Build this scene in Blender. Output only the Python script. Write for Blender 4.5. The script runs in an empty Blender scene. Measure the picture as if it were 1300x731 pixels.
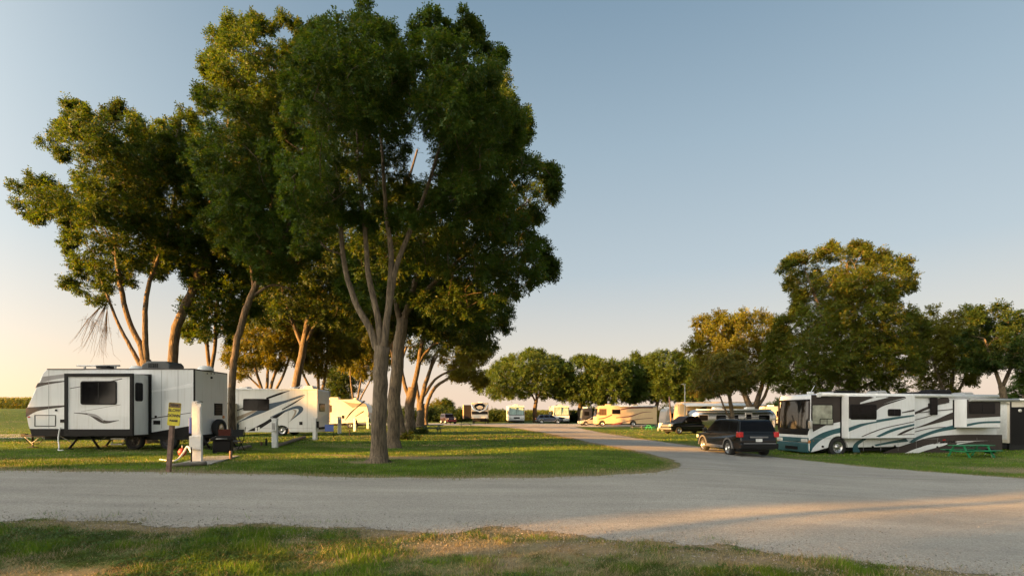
import bpy, bmesh, math, random
import numpy as np
from mathutils import Vector, Matrix
random.seed(7)
rng = np.random.default_rng(11)
R = math.radians
scene = bpy.context.scene
COL = scene.collection
CAMH, F, HOR, CX = 1.65, 650.0, 526.0, 650.0

# ------------------------------------------------------------------ terrain
def sst(a, lo, hi):
    t = np.clip((np.asarray(a, float) - lo) / (hi - lo), 0, 1)
    return t * t * (3 - 2 * t)
def g(x, y):
    x = np.asarray(x, float); y = np.asarray(y, float)
    e = np.exp(-(y / 75.0) ** 2)
    z = -0.62 * sst(x, 2, 16) * e + 0.16 * sst(-x, 3, 14) * e
    z = z + 2.5 * sst(-x, 45, 75) * sst(y, 30, 80)
    return z
def gz(x, y): return float(g(x, y))
def G(px, py):
    """ground point seen at photograph pixel px,py"""
    d = CAMH * F / (py - HOR)
    for _ in range(25):
        x = (px - CX) / F * d
        d = 0.5 * d + 0.5 * (CAMH - gz(x, d)) * F / (py - HOR)
    return (px - CX) / F * d, d

# value noise for scattering
_lat = rng.random((256, 256))
def vnoise(x, y, s):
    x = np.asarray(x) / s + 1000; y = np.asarray(y) / s + 1000
    xi = np.floor(x).astype(int); yi = np.floor(y).astype(int)
    fx = x - xi; fy = y - yi
    fx = fx * fx * (3 - 2 * fx); fy = fy * fy * (3 - 2 * fy)
    a = _lat[xi % 256, yi % 256]; b = _lat[(xi + 1) % 256, yi % 256]
    c = _lat[xi % 256, (yi + 1) % 256]; d = _lat[(xi + 1) % 256, (yi + 1) % 256]
    return (a * (1 - fx) + b * fx) * (1 - fy) + (c * (1 - fx) + d * fx) * fy
def fbm(x, y, s):
    return 0.55 * vnoise(x, y, s) + 0.3 * vnoise(x, y, s / 2.3) + 0.15 * vnoise(x, y, s / 5.1)

# ------------------------------------------------------------------ materials
MATS = {}
def nt(m):
    m.use_nodes = True
    return m.node_tree, m.node_tree.nodes, m.node_tree.links
def mat(name, col, rough=0.5, metal=0.0, var=0.12, scale=3.0, bump=0.0, bscale=40.0, spec=0.5, coat=0.0, emit=None, estr=0.0):
    if name in MATS: return MATS[name]
    m = bpy.data.materials.new(name); t, n, l = nt(m)
    b = n['Principled BSDF']
    b.inputs['Roughness'].default_value = rough; b.inputs['Metallic'].default_value = metal
    b.inputs['Specular IOR Level'].default_value = spec; b.inputs['Coat Weight'].default_value = coat
    tc = n.new('ShaderNodeTexCoord'); nz = n.new('ShaderNodeTexNoise')
    nz.inputs['Scale'].default_value = scale; nz.inputs['Detail'].default_value = 5
    l.new(tc.outputs['Object'], nz.inputs['Vector'])
    rp = n.new('ShaderNodeValToRGB')
    rp.color_ramp.elements[0].position = 0.3; rp.color_ramp.elements[1].position = 0.7
    rp.color_ramp.elements[0].color = [c * (1 - var) for c in col] + [1]
    rp.color_ramp.elements[1].color = [min(1, c * (1 + var * 0.6)) for c in col] + [1]
    l.new(nz.outputs['Fac'], rp.inputs['Fac']); l.new(rp.outputs['Color'], b.inputs['Base Color'])
    if bump:
        n2 = n.new('ShaderNodeTexNoise'); n2.inputs['Scale'].default_value = bscale; n2.inputs['Detail'].default_value = 4
        l.new(tc.outputs['Object'], n2.inputs['Vector'])
        bp = n.new('ShaderNodeBump'); bp.inputs['Strength'].default_value = bump; bp.inputs['Distance'].default_value = 0.02
        l.new(n2.outputs['Fac'], bp.inputs['Height']); l.new(bp.outputs['Normal'], b.inputs['Normal'])
    if emit:
        b.inputs['Emission Color'].default_value = list(emit) + [1]; b.inputs['Emission Strength'].default_value = estr
    MATS[name] = m; return m
def panel_mat(name, col):
    """painted fibreglass: faint road grime streaks running down"""
    m = mat(name, col, 0.33, 0, 0.05, 0.7, coat=0.25)
    t, n, l = nt(m); b = n['Principled BSDF']
    rp = [q for q in n if q.type == 'VALTORGB'][0]
    tc = [q for q in n if q.type == 'TEX_COORD'][0]
    mp = n.new('ShaderNodeMapping'); mp.inputs['Scale'].default_value = (5, 5, 0.35)
    nz = n.new('ShaderNodeTexNoise'); nz.inputs['Scale'].default_value = 2.2; nz.inputs['Detail'].default_value = 6
    r2 = n.new('ShaderNodeValToRGB'); r2.color_ramp.elements[0].position = 0.52; r2.color_ramp.elements[1].position = 0.8
    r2.color_ramp.elements[0].color = (0, 0, 0, 1); r2.color_ramp.elements[1].color = (0.35, 0.35, 0.35, 1)
    mx = n.new('ShaderNodeMix'); mx.data_type = 'RGBA'
    mx.inputs[7].default_value = (col[0] * 0.55, col[1] * 0.5, col[2] * 0.42, 1)
    l.new(tc.outputs['Object'], mp.inputs['Vector']); l.new(mp.outputs[0], nz.inputs['Vector'])
    l.new(nz.outputs['Fac'], r2.inputs['Fac']); l.new(r2.outputs['Color'], mx.inputs[0])
    l.new(rp.outputs['Color'], mx.inputs[6]); l.new(mx.outputs[2], b.inputs['Base Color'])
    return m
WHITE = panel_mat('white_fibreglass', (0.70, 0.71, 0.71))
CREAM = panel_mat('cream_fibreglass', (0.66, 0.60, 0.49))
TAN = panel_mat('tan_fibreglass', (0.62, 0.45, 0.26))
GREYP = panel_mat('grey_fibreglass', (0.30, 0.30, 0.29))
BLACKP = mat('black_trim', (0.012, 0.011, 0.011), 0.55, spec=0.15)
BROWNP = mat('brown_graphite_paint', (0.05, 0.040, 0.035), 0.45, spec=0.15)
DKTRIM = mat('dark_brown_trim', (0.035, 0.026, 0.024), 0.45)
TEAL = mat('teal_paint', (0.02, 0.085, 0.10), 0.35)
GREYST = mat('grey_stripe', (0.30, 0.29, 0.29), 0.4)
TAUPE = mat('taupe_stripe', (0.34, 0.28, 0.22), 0.4)
BLUEST = mat('slate_blue_stripe', (0.05, 0.085, 0.13), 0.4)
MAROON = mat('maroon_stripe', (0.16, 0.055, 0.05), 0.4)
GLASS = mat('tinted_glass', (0.006, 0.006, 0.007), 0.08, spec=0.13, var=0.3)
CURTAIN = mat('curtained_glass', (0.30, 0.31, 0.24), 0.25, var=0.5, scale=2.2, spec=0.7, coat=0.5)
TEALGL = mat('sunshade_glass', (0.30, 0.42, 0.38), 0.3, var=0.3, scale=2, coat=0.5)
RUBBER = mat('rubber', (0.016, 0.016, 0.016), 0.85, bump=0.3, bscale=60)
RIM = mat('alloy_rim', (0.55, 0.55, 0.54), 0.28, 0.9)
STEEL = mat('painted_steel', (0.35, 0.35, 0.34), 0.45, 0.6)
ALU = mat('polished_aluminium', (0.62, 0.62, 0.61), 0.24, 1.0, var=0.08, scale=1.5)
REDL = mat('red_lamp', (0.45, 0.012, 0.015), 0.2, coat=0.6)
AMBER = mat('amber_lamp', (0.55, 0.2, 0.05), 0.2, coat=0.6)
CLEARL = mat('clear_lamp', (0.6, 0.58, 0.52), 0.15, coat=0.6)
BLACKC = mat('black_car_paint', (0.003, 0.0045, 0.006), 0.16, spec=0.35, coat=0.15, var=0.2)
NAVYC = mat('navy_car_paint', (0.03, 0.045, 0.075), 0.2, coat=1.0)
CREAMC = mat('champagne_car_paint', (0.42, 0.38, 0.33), 0.25, coat=0.8)
SILVERT = mat('silver_trim', (0.22, 0.22, 0.22), 0.4, 0.5)
WOOD = mat('weathered_wood', (0.21, 0.13, 0.095), 0.85, var=0.45, scale=9, bump=0.4, bscale=25)
LOGW = mat('grey_timber', (0.20, 0.17, 0.13), 0.9, var=0.4, scale=5, bump=0.5, bscale=20)
PEDW = mat('white_pedestal_paint', (0.68, 0.68, 0.65), 0.5, var=0.12, scale=6)
GREENP = mat('green_table_paint', (0.012, 0.20, 0.075), 0.45, var=0.2, scale=8)
DKGREEN = mat('dark_green_table_paint', (0.018, 0.05, 0.035), 0.6)
PALEW = mat('pale_bleached_wood', (0.36, 0.31, 0.24), 0.8, var=0.3, scale=8)
CONC = mat('concrete', (0.30, 0.28, 0.25), 0.9, var=0.2, scale=4, bump=0.4)
HOSE = mat('white_hose', (0.72, 0.72, 0.70), 0.4)
BLUEP = mat('blue_plastic', (0.03, 0.08, 0.38), 0.4)
REDP = mat('red_plastic', (0.42, 0.04, 0.02), 0.5)
REDF = mat('faded_red_fabric', (0.12, 0.03, 0.02), 0.9)
YELS = mat('yellow_sign_paint', (0.62, 0.52, 0.03), 0.55, var=0.25, scale=7)
RUST = mat('rusty_sign_paint', (0.17, 0.10, 0.04), 0.8, var=0.6, scale=22)
INK = mat('sign_ink', (0.04, 0.03, 0.02), 0.7)
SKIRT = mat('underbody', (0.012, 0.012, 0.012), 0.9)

def foliage_mat(name, col, dry=(0.10, 0.11, 0.02), nscale=0.5, trans=0.45):
    m = bpy.data.materials.new(name); t, n, l = nt(m)
    n.remove(n['Principled BSDF'])
    out = n['Material Output']
    geo = n.new('ShaderNodeNewGeometry'); nz = n.new('ShaderNodeTexNoise')
    nz.inputs['Scale'].default_value = nscale; nz.inputs['Detail'].default_value = 3
    l.new(geo.outputs['Position'], nz.inputs['Vector'])
    rp = n.new('ShaderNodeValToRGB'); e = rp.color_ramp.elements
    e[0].position = 0.3; e[1].position = 0.72
    e[0].color = [c * 0.6 for c in col] + [1]; e[1].color = [c * 1.3 for c in col] + [1]
    l.new(nz.outputs['Fac'], rp.inputs['Fac'])
    rd = n.new('ShaderNodeMath'); rd.operation = 'POWER'; rd.inputs[1].default_value = 5
    l.new(geo.outputs['Random Per Island'], rd.inputs[0])
    mx = n.new('ShaderNodeMix'); mx.data_type = 'RGBA'; mx.inputs[7].default_value = list(dry) + [1]
    l.new(rd.outputs[0], mx.inputs[0]); l.new(rp.outputs['Color'], mx.inputs[6])
    pr = n.new('ShaderNodeBsdfPrincipled'); pr.inputs['Roughness'].default_value = 0.55
    pr.inputs['Specular IOR Level'].default_value = 0.25
    tr = n.new('ShaderNodeBsdfTranslucent'); ms = n.new('ShaderNodeMixShader'); ms.inputs[0].default_value = trans
    br = n.new('ShaderNodeMix'); br.data_type = 'RGBA'; br.blend_type = 'MULTIPLY'; br.inputs[0].default_value = 1
    br.inputs[7].default_value = (1.9, 1.5, 0.5, 1)
    l.new(mx.outputs[2], pr.inputs['Base Color']); l.new(mx.outputs[2], br.inputs[6]); l.new(br.outputs[2], tr.inputs['Color'])
    l.new(pr.outputs[0], ms.inputs[1]); l.new(tr.outputs[0], ms.inputs[2]); l.new(ms.outputs[0], out.inputs['Surface'])
    return m
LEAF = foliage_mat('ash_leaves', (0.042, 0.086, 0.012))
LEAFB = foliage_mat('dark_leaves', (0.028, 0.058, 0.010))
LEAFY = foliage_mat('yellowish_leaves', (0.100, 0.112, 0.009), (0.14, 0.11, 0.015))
LEAFM = foliage_mat('mulberry_leaves', (0.055, 0.098, 0.014), nscale=0.3)
CORN = foliage_mat('corn_leaves', (0.085, 0.13, 0.025), (0.24, 0.2, 0.07), 0.25)

def bark_mat(name, col):
    m = bpy.data.materials.new(name); t, n, l = nt(m); b = n['Principled BSDF']
    b.inputs['Roughness'].default_value = 0.9
    tc = n.new('ShaderNodeTexCoord'); mp = n.new('ShaderNodeMapping'); mp.inputs['Scale'].default_value = (9, 9, 1.6)
    nz = n.new('ShaderNodeTexNoise'); nz.inputs['Scale'].default_value = 1.6; nz.inputs['Detail'].default_value = 8; nz.inputs['Roughness'].default_value = 0.65
    l.new(tc.outputs['Object'], mp.inputs['Vector']); l.new(mp.outputs[0], nz.inputs['Vector'])
    rp = n.new('ShaderNodeValToRGB'); e = rp.color_ramp.elements; e[0].position = 0.32; e[1].position = 0.68
    e[0].color = [c * 0.22 for c in col] + [1]; e[1].color = [c * 1.3 for c in col] + [1]
    l.new(nz.outputs['Fac'], rp.inputs['Fac'])
    n3 = n.new('ShaderNodeTexNoise'); n3.inputs['Scale'].default_value = 1.1
    l.new(tc.outputs['Object'], n3.inputs['Vector'])
    mx = n.new('ShaderNodeMix'); mx.data_type = 'RGBA'; mx.blend_type = 'MULTIPLY'; mx.inputs[0].default_value = 0.6
    l.new(rp.outputs['Color'], mx.inputs[6]); l.new(n3.outputs['Fac'], mx.inputs[7]); l.new(mx.outputs[2], b.inputs['Base Color'])
    bp = n.new('ShaderNodeBump'); bp.inputs['Strength'].default_value = 1.0; bp.inputs['Distance'].default_value = 0.09
    l.new(nz.outputs['Fac'], bp.inputs['Height']); l.new(bp.outputs['Normal'], b.inputs['Normal'])
    return m
BARK = bark_mat('ash_bark', (0.25, 0.185, 0.115))
BARKD = bark_mat('dark_bark', (0.14, 0.10, 0.065))

def gravel_mat():
    m = bpy.data.materials.new('gravel'); t, n, l = nt(m); b = n['Principled BSDF']
    b.inputs['Roughness'].default_value = 0.95; b.inputs['Specular IOR Level'].default_value = 0.2
    geo = n.new('ShaderNodeNewGeometry')
    def noise(s, d=4):
        q = n.new('ShaderNodeTexNoise'); q.inputs['Scale'].default_value = s; q.inputs['Detail'].default_value = d
        l.new(geo.outputs['Position'], q.inputs['Vector']); return q
    big = noise(0.35, 5)
    mp = n.new('ShaderNodeMapping'); mp.inputs['Scale'].default_value = (0.16, 1.4, 1)   # long wheel-worn streaks
    l.new(geo.outputs['Position'], mp.inputs['Vector'])
    st = n.new('ShaderNodeTexNoise'); st.inputs['Scale'].default_value = 1.0; st.inputs['Detail'].default_value = 4
    l.new(mp.outputs[0], st.inputs['Vector'])
    vo = n.new('ShaderNodeTexVoronoi'); vo.inputs['Scale'].default_value = 62; l.new(geo.outputs['Position'], vo.inputs['Vector'])
    rp = n.new('ShaderNodeValToRGB'); e = rp.color_ramp.elements; e[0].position = 0.3; e[1].position = 0.7
    e[0].color = (0.285, 0.268, 0.23, 1); e[1].color = (0.44, 0.41, 0.35, 1)
    ad = n.new('ShaderNodeMath'); ad.operation = 'ADD'; ad.inputs[1].default_value = 0
    av = n.new('ShaderNodeMath'); av.operation = 'MULTIPLY_ADD'; av.inputs[1].default_value = 0.5
    l.new(big.outputs['Fac'], ad.inputs[0]); l.new(st.outputs['Fac'], ad.inputs[1])
    l.new(ad.outputs[0], av.inputs[0]); av.inputs[2].default_value = 0
    l.new(av.outputs[0], rp.inputs['Fac'])
    bw = n.new('ShaderNodeRGBToBW'); l.new(vo.outputs['Color'], bw.inputs[0])
    r2 = n.new('ShaderNodeMapRange'); r2.inputs['To Min'].default_value = 0.68; r2.inputs['To Max'].default_value = 1.30
    l.new(bw.outputs[0], r2.inputs['Value'])
    mx = n.new('ShaderNodeMix'); mx.data_type = 'RGBA'; mx.blend_type = 'MULTIPLY'; mx.inputs[0].default_value = 1
    l.new(rp.outputs['Color'], mx.inputs[6]); l.new(r2.outputs[0], mx.inputs[7]); l.new(mx.outputs[2], b.inputs['Base Color'])
    bp = n.new('ShaderNodeBump'); bp.inputs['Strength'].default_value = 0.8; bp.inputs['Distance'].default_value = 0.018
    bp2 = n.new('ShaderNodeBump'); bp2.inputs['Strength'].default_value = 0.5; bp2.inputs['Distance'].default_value = 0.25
    l.new(vo.outputs['Distance'], bp.inputs['Height']); l.new(st.outputs['Fac'], bp2.inputs['Height'])
    l.new(bp2.outputs['Normal'], bp.inputs['Normal']); l.new(bp.outputs['Normal'], b.inputs['Normal'])
    at = n.new('ShaderNodeAttribute'); at.attribute_name = 'edge'
    n4 = noise(7, 6); sb = n.new('ShaderNodeMath'); sb.operation = 'MULTIPLY_ADD'; sb.inputs[1].default_value = 1.6; sb.inputs[2].default_value = -.75
    l.new(n4.outputs['Fac'], sb.inputs[0])
    ge = n.new('ShaderNodeMath'); ge.operation = 'GREATER_THAN'; l.new(at.outputs['Fac'], ge.inputs[0]); l.new(sb.outputs[0], ge.inputs[1])
    ms = n.new('ShaderNodeMixShader'); trn = n.new('ShaderNodeBsdfTransparent'); l.new(ge.outputs[0], ms.inputs[0])
    l.new(trn.outputs[0], ms.inputs[1]); l.new(b.outputs[0], ms.inputs[2]); l.new(ms.outputs[0], n['Material Output'].inputs['Surface'])
    return m
GRAVEL = gravel_mat()
def ground_mat():
    m = bpy.data.materials.new('lawn_soil'); t, n, l = nt(m); b = n['Principled BSDF']
    b.inputs['Roughness'].default_value = 0.95; b.inputs['Specular IOR Level'].default_value = 0.15
    geo = n.new('ShaderNodeNewGeometry')
    def noise(s, d=5, r=0.6):
        q = n.new('ShaderNodeTexNoise'); q.inputs['Scale'].default_value = s; q.inputs['Detail'].default_value = d; q.inputs['Roughness'].default_value = r
        l.new(geo.outputs['Position'], q.inputs['Vector']); return q
    fine = noise(9, 6, 0.7); mid = noise(0.45)
    rp = n.new('ShaderNodeValToRGB'); e = rp.color_ramp.elements; e[0].position = 0.3; e[1].position = 0.75
    e[0].color = (0.045, 0.09, 0.012, 1); e[1].color = (0.10, 0.15, 0.025, 1)
    vf = noise(55, 4, 0.8); fm = n.new('ShaderNodeMath'); fm.operation = 'MULTIPLY_ADD'; fm.inputs[1].default_value = 0.9; l.new(vf.outputs['Fac'], fm.inputs[0])
    fs_ = n.new('ShaderNodeMath'); fs_.operation = 'ADD'; fs_.inputs[1].default_value = -.45; l.new(fine.outputs['Fac'], fs_.inputs[0]); l.new(fs_.outputs[0], fm.inputs[2])
    l.new(fm.outputs[0], rp.inputs['Fac'])
    at = n.new('ShaderNodeAttribute'); at.attribute_name = 'dry'
    r3 = n.new('ShaderNodeMath'); r3.operation = 'MULTIPLY_ADD'; r3.inputs[1].default_value = 0.9; r3.inputs[2].default_value = -0.45
    l.new(mid.outputs['Fac'], r3.inputs[0])
    r4 = n.new('ShaderNodeMath'); r4.operation = 'ADD'; r4.use_clamp = True
    l.new(at.outputs['Fac'], r4.inputs[0]); l.new(r3.outputs[0], r4.inputs[1])
    dr = n.new('ShaderNodeValToRGB'); e = dr.color_ramp.elements; e[0].position = 0.3; e[1].position = 0.75
    e[0].color = (0.15, 0.12, 0.07, 1); e[1].color = (0.34, 0.265, 0.165, 1); l.new(fm.outputs[0], dr.inputs['Fac'])
    mx = n.new('ShaderNodeMix'); mx.data_type = 'RGBA'
    l.new(r4.outputs[0], mx.inputs[0]); l.new(rp.outputs['Color'], mx.inputs[6]); l.new(dr.outputs['Color'], mx.inputs[7])
    l.new(mx.outputs[2], b.inputs['Base Color'])
    bp = n.new('ShaderNodeBump'); bp.inputs['Strength'].default_value = 0.7; bp.inputs['Distance'].default_value = 0.04
    l.new(fine.outputs['Fac'], bp.inputs['Height']); l.new(bp.outputs['Normal'], b.inputs['Normal'])
    return m
SOIL = ground_mat()
def blade_mat():
    m = bpy.data.materials.new('grass_blades'); t, n, l = nt(m); b = n['Principled BSDF']
    b.inputs['Roughness'].default_value = 0.6; b.inputs['Specular IOR Level'].default_value = 0.2
    at = n.new('ShaderNodeAttribute'); at.attribute_name = 'tint'
    out = n['Material Output']; tr = n.new('ShaderNodeBsdfTranslucent'); ms = n.new('ShaderNodeMixShader'); ms.inputs[0].default_value = 0.3
    l.new(at.outputs['Color'], b.inputs['Base Color']); l.new(at.outputs['Color'], tr.inputs['Color'])
    l.new(b.outputs[0], ms.inputs[1]); l.new(tr.outputs[0], ms.inputs[2]); l.new(ms.outputs[0], out.inputs['Surface'])
    return m
BLADE = blade_mat()

# ------------------------------------------------------------------ object helpers
def tag(o, label=None, cat=None, group=None, kind=None):
    if label: o['label'] = label
    if cat: o['category'] = cat
    if group: o['group'] = group
    if kind: o['kind'] = kind
    return o
def empty(name, loc, rz, label, cat, group=None):
    o = bpy.data.objects.new(name, None); COL.objects.link(o)
    o.location = loc; o.rotation_euler = (0, 0, rz); o.empty_display_size = 0.3
    return tag(o, label, cat, group)
def copy_tree(o, parent=None):
    c = o.copy(); COL.objects.link(c); c.parent = parent
    for ch in o.children: copy_tree(ch, c)
    return c

class MB:
    def __init__(s): s.v = []; s.f = []; s.mi = []; s.sm = []; s.mats = []
    def add(s, vs, fs, m, smooth=False):
        if m not in s.mats: s.mats.append(m)
        k = s.mats.index(m); o = len(s.v)
        s.v += [tuple(q) for q in vs]
        for f in fs: s.f.append([i + o for i in f]); s.mi.append(k); s.sm.append(smooth)
        return s
    def _bev(s, vs, fs, m, bev, seg=2):
        if bev <= 0: return s.add(vs, fs, m)
        bm = bmesh.new(); bv = [bm.verts.new(q) for q in vs]
        for f in fs:
            try: bm.faces.new([bv[i] for i in f])
            except ValueError: pass
        bmesh.ops.recalc_face_normals(bm, faces=bm.faces)
        bmesh.ops.bevel(bm, geom=list(bm.edges), offset=bev, segments=seg, profile=0.5, affect='EDGES', clamp_overlap=True)
        bm.verts.index_update()
        s.add([q.co[:] for q in bm.verts], [[q.index for q in f.verts] for f in bm.faces], m)
        bm.free(); return s
    def box(s, x0, x1, y0, y1, z0, z1, m, bev=0):
        vs = [(x, y, z) for z in (z0, z1) for (x, y) in ((x0, y0), (x1, y0), (x1, y1), (x0, y1))]
        return s._bev(vs, [(0, 3, 2, 1), (4, 5, 6, 7), (0, 1, 5, 4), (1, 2, 6, 5), (2, 3, 7, 6), (3, 0, 4, 7)], m, bev)
    def prism(s, poly, axis, a, b, m, bev=0, fn=None):
        n = len(poly); vs = []
        for w in (a, b):
            for (u, v) in poly:
                p = (u, w, v) if axis == 'Y' else ((w, u, v) if axis == 'X' else (u, v, w))
                vs.append(p)
        if fn: vs = [fn(*p) for p in vs]
        fs = [list(range(n)), list(range(2 * n - 1, n - 1, -1))] + [(i, (i + 1) % n, n + (i + 1) % n, n + i) for i in range(n)]
        return s._bev(vs, fs, m, bev)
    def tube(s, pts, rad, m, n=8, cap=True):
        pts = [Vector(p) for p in pts]
        if not hasattr(rad, '__len__'): rad = [rad] * len(pts)
        vs = []; prev = None
        for i, p in enumerate(pts):
            d = (pts[min(i + 1, len(pts) - 1)] - pts[max(i - 1, 0)])
            if d.length < 1e-6: d = Vector((0, 0, 1))
            d.normalize()
            if prev is None:
                a = Vector((1, 0, 0)) if abs(d.x) < 0.8 else Vector((0, 1, 0))
                u = d.cross(a).normalized()
            else:
                u = (prev - d * prev.dot(d)); u = u.normalized() if u.length > 1e-5 else d.orthogonal().normalized()
            prev = u; w = d.cross(u)
            for k in range(n):
                t = 2 * math.pi * k / n
                vs.append(p + (u * math.cos(t) + w * math.sin(t)) * rad[i])
        fs = []
        for i in range(len(pts) - 1):
            for k in range(n):
                fs.append((i * n + k, i * n + (k + 1) % n, (i + 1) * n + (k + 1) % n, (i + 1) * n + k))
        s.add(vs, fs, m, True)
        if cap:
            o = len(s.v) - len(vs); k = s.mats.index(m)
            s.f += [[o + q for q in range(n)], [o + (len(pts) - 1) * n + q for q in range(n)]]; s.mi += [k, k]; s.sm += [False, False]
        return s
    def lathe(s, prof, c, axis, m, n=24):
        """prof: (radius, height along axis)"""
        vs = []
        for (r, h) in prof:
            for k in range(n):
                t = 2 * math.pi * k / n; a, b = r * math.cos(t), r * math.sin(t)
                q = (a, b, h) if axis == 'Z' else ((a, h, b) if axis == 'Y' else (h, a, b))
                vs.append((c[0] + q[0], c[1] + q[1], c[2] + q[2]))
        fs = [(i * n + k, i * n + (k + 1) % n, (i + 1) * n + (k + 1) % n, (i + 1) * n + k) for i in range(len(prof) - 1) for k in range(n)]
        return s.add(vs, fs, m, True)
    def build(s, name, parent=None, loc=None):
        me = bpy.data.meshes.new(name); me.from_pydata(s.v, [], s.f); me.update()
        for m in s.mats: me.materials.append(m)
        me.polygons.foreach_set('material_index', s.mi); me.polygons.foreach_set('use_smooth', s.sm)
        if len(s.f) < 60000:
            bm = bmesh.new(); bm.from_mesh(me); bmesh.ops.recalc_face_normals(bm, faces=bm.faces); bm.to_mesh(me); bm.free()
        o = bpy.data.objects.new(name, me); COL.objects.link(o)
        if parent: o.parent = parent
        if loc: o.location = loc
        return o
def npmesh(name, V, Q, material, parent=None, attrs=None, smooth=False):
    """V (n,3), Q (m,k) index array"""
    me = bpy.data.meshes.new(name); k = Q.shape[1]
    me.vertices.add(len(V)); me.vertices.foreach_set('co', V.astype(np.float32).ravel())
    me.loops.add(Q.size); me.loops.foreach_set('vertex_index', Q.astype(np.int32).ravel())
    me.polygons.add(len(Q)); me.polygons.foreach_set('loop_start', np.arange(0, Q.size, k, dtype=np.int32))
    me.polygons.foreach_set('use_smooth', np.full(len(Q), smooth))
    me.update(calc_edges=True)
    if attrs:
        for nm, (tp, arr) in attrs.items():
            a = me.attributes.new(nm, tp, 'POINT')
            a.data.foreach_set('color' if tp == 'FLOAT_COLOR' else 'value', arr.astype(np.float32).ravel())
    me.materials.append(material)
    o = bpy.data.objects.new(name, me); COL.objects.link(o)
    if parent: o.parent = parent
    return o
def catmull(pts, n):
    pts = [np.array(p, float) for p in pts]
    if len(pts) == 2: return [tuple(pts[0] + (pts[1] - pts[0]) * t) for t in np.linspace(0, 1, n)]
    P = [2 * pts[0] - pts[1]] + pts + [2 * pts[-1] - pts[-2]]
    out = []; m = len(pts) - 1
    for t in np.linspace(0, m - 1e-6, n):
        i = int(t); u = t - i; a, b, c, d = P[i:i + 4]
        out.append(tuple(0.5 * ((2 * b) + (c - a) * u + (2 * a - 5 * b + 4 * c - d) * u * u + (3 * b - a - 3 * c + d) * u ** 3)))
    return out
def rrect(u0, u1, v0, v1, r, n=4):
    r = min(r, abs(u1 - u0) / 2.01, abs(v1 - v0) / 2.01); u0, u1 = min(u0, u1), max(u0, u1); v0, v1 = min(v0, v1), max(v0, v1)
    out = []
    for (cx, cy, a0) in ((u1 - r, v0 + r, -90), (u1 - r, v1 - r, 0), (u0 + r, v1 - r, 90), (u0 + r, v0 + r, 180)):
        for k in range(n + 1):
            a = R(a0 + 90 * k / n); out.append((cx + r * math.cos(a), cy + r * math.sin(a)))
    return out

# ------------------------------------------------------------------ world, sun, camera
SUN_EL = 9.0
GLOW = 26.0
LD = Vector((0.888, 0.46, 0)).normalized()          # direction the light travels over the ground
sun_dir = Vector((LD.x * math.cos(R(SUN_EL)), LD.y * math.cos(R(SUN_EL)), -math.sin(R(SUN_EL))))
world = bpy.data.worlds.new('World'); scene.world = world; world.use_nodes = True
wn, wl = world.node_tree.nodes, world.node_tree.links
sky = wn.new('ShaderNodeTexSky'); sky.sky_type = 'NISHITA'; sky.sun_disc = False
sky.sun_elevation = R(SUN_EL); sky.sun_rotation = math.atan2(-LD.x, -LD.y)
sky.altitude = 50; sky.air_density = 1.0; sky.dust_density = 4.0; sky.ozone_density = 1.0
bg = wn['Background']; bg.inputs['Strength'].default_value = 0.06
def wmath(op, a, b=None, c=None, clamp=False):
    q = wn.new('ShaderNodeMath'); q.operation = op; q.use_clamp = clamp
    for i, v_ in enumerate((a, b, c)):
        if v_ is None: continue
        if isinstance(v_, (int, float)): q.inputs[i].default_value = v_
        else: wl.new(v_, q.inputs[i])
    return q.outputs[0]
wtc = wn.new('ShaderNodeTexCoord'); wsep = wn.new('ShaderNodeSeparateXYZ'); wl.new(wtc.outputs['Generated'], wsep.inputs[0])
wdot = wn.new('ShaderNodeVectorMath'); wdot.operation = 'DOT_PRODUCT'; wl.new(wtc.outputs['Generated'], wdot.inputs[0])
wdot.inputs[1].default_value = (-LD.x * math.cos(R(SUN_EL)), -LD.y * math.cos(R(SUN_EL)), math.sin(R(SUN_EL)))
zr = wn.new('ShaderNodeValToRGB'); wl.new(wsep.outputs['Z'], zr.inputs[0])
el = zr.color_ramp.elements
cols = [(0.0, (2.75, 2.20, 1.80)), (0.045, (2.72, 2.2, 1.80)), (0.12, (2.25, 2.08, 1.86)), (0.26, (1.50, 1.72, 1.85)), (0.45, (1.06, 1.38, 1.62)), (0.64, (0.62, 0.94, 1.24)), (1.0, (0.26, 0.42, 0.75))]
for i, (pp, cc) in enumerate(cols):
    e_ = el[i] if i < 2 else el.new(pp)
    e_.position = pp; e_.color = [v_ * 1.0 for v_ in cc] + [1]
el[0].position = 0.0
# western glow: bright sky round the low sun, and an orange belt low on that side
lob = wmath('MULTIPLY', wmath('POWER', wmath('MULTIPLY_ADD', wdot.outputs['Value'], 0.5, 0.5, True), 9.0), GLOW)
belt = wmath('MULTIPLY', wmath('POWER', wmath('SUBTRACT', 1.0, wsep.outputs['Z'], None, True), 12.0), wmath('POWER', wmath('MULTIPLY_ADD', wdot.outputs['Value'], 0.5, 0.5, True), 2.2))
def wscale(col, fac):
    q = wn.new('ShaderNodeVectorMath'); q.operation = 'SCALE'; q.inputs[0].default_value = col; wl.new(fac, q.inputs['Scale']); return q.outputs[0]
def wadd(a, b):
    q = wn.new('ShaderNodeVectorMath'); q.operation = 'ADD'; wl.new(a, q.inputs[0]); wl.new(b, q.inputs[1]); return q.outputs[0]
nsc = wn.new('ShaderNodeVectorMath'); nsc.operation = 'SCALE'; nsc.inputs['Scale'].default_value = 0.12; wl.new(sky.outputs[0], nsc.inputs[0])
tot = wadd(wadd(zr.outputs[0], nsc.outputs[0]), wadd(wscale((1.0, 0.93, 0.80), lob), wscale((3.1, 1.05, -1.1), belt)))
wl.new(tot, bg.inputs['Color'])
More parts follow.
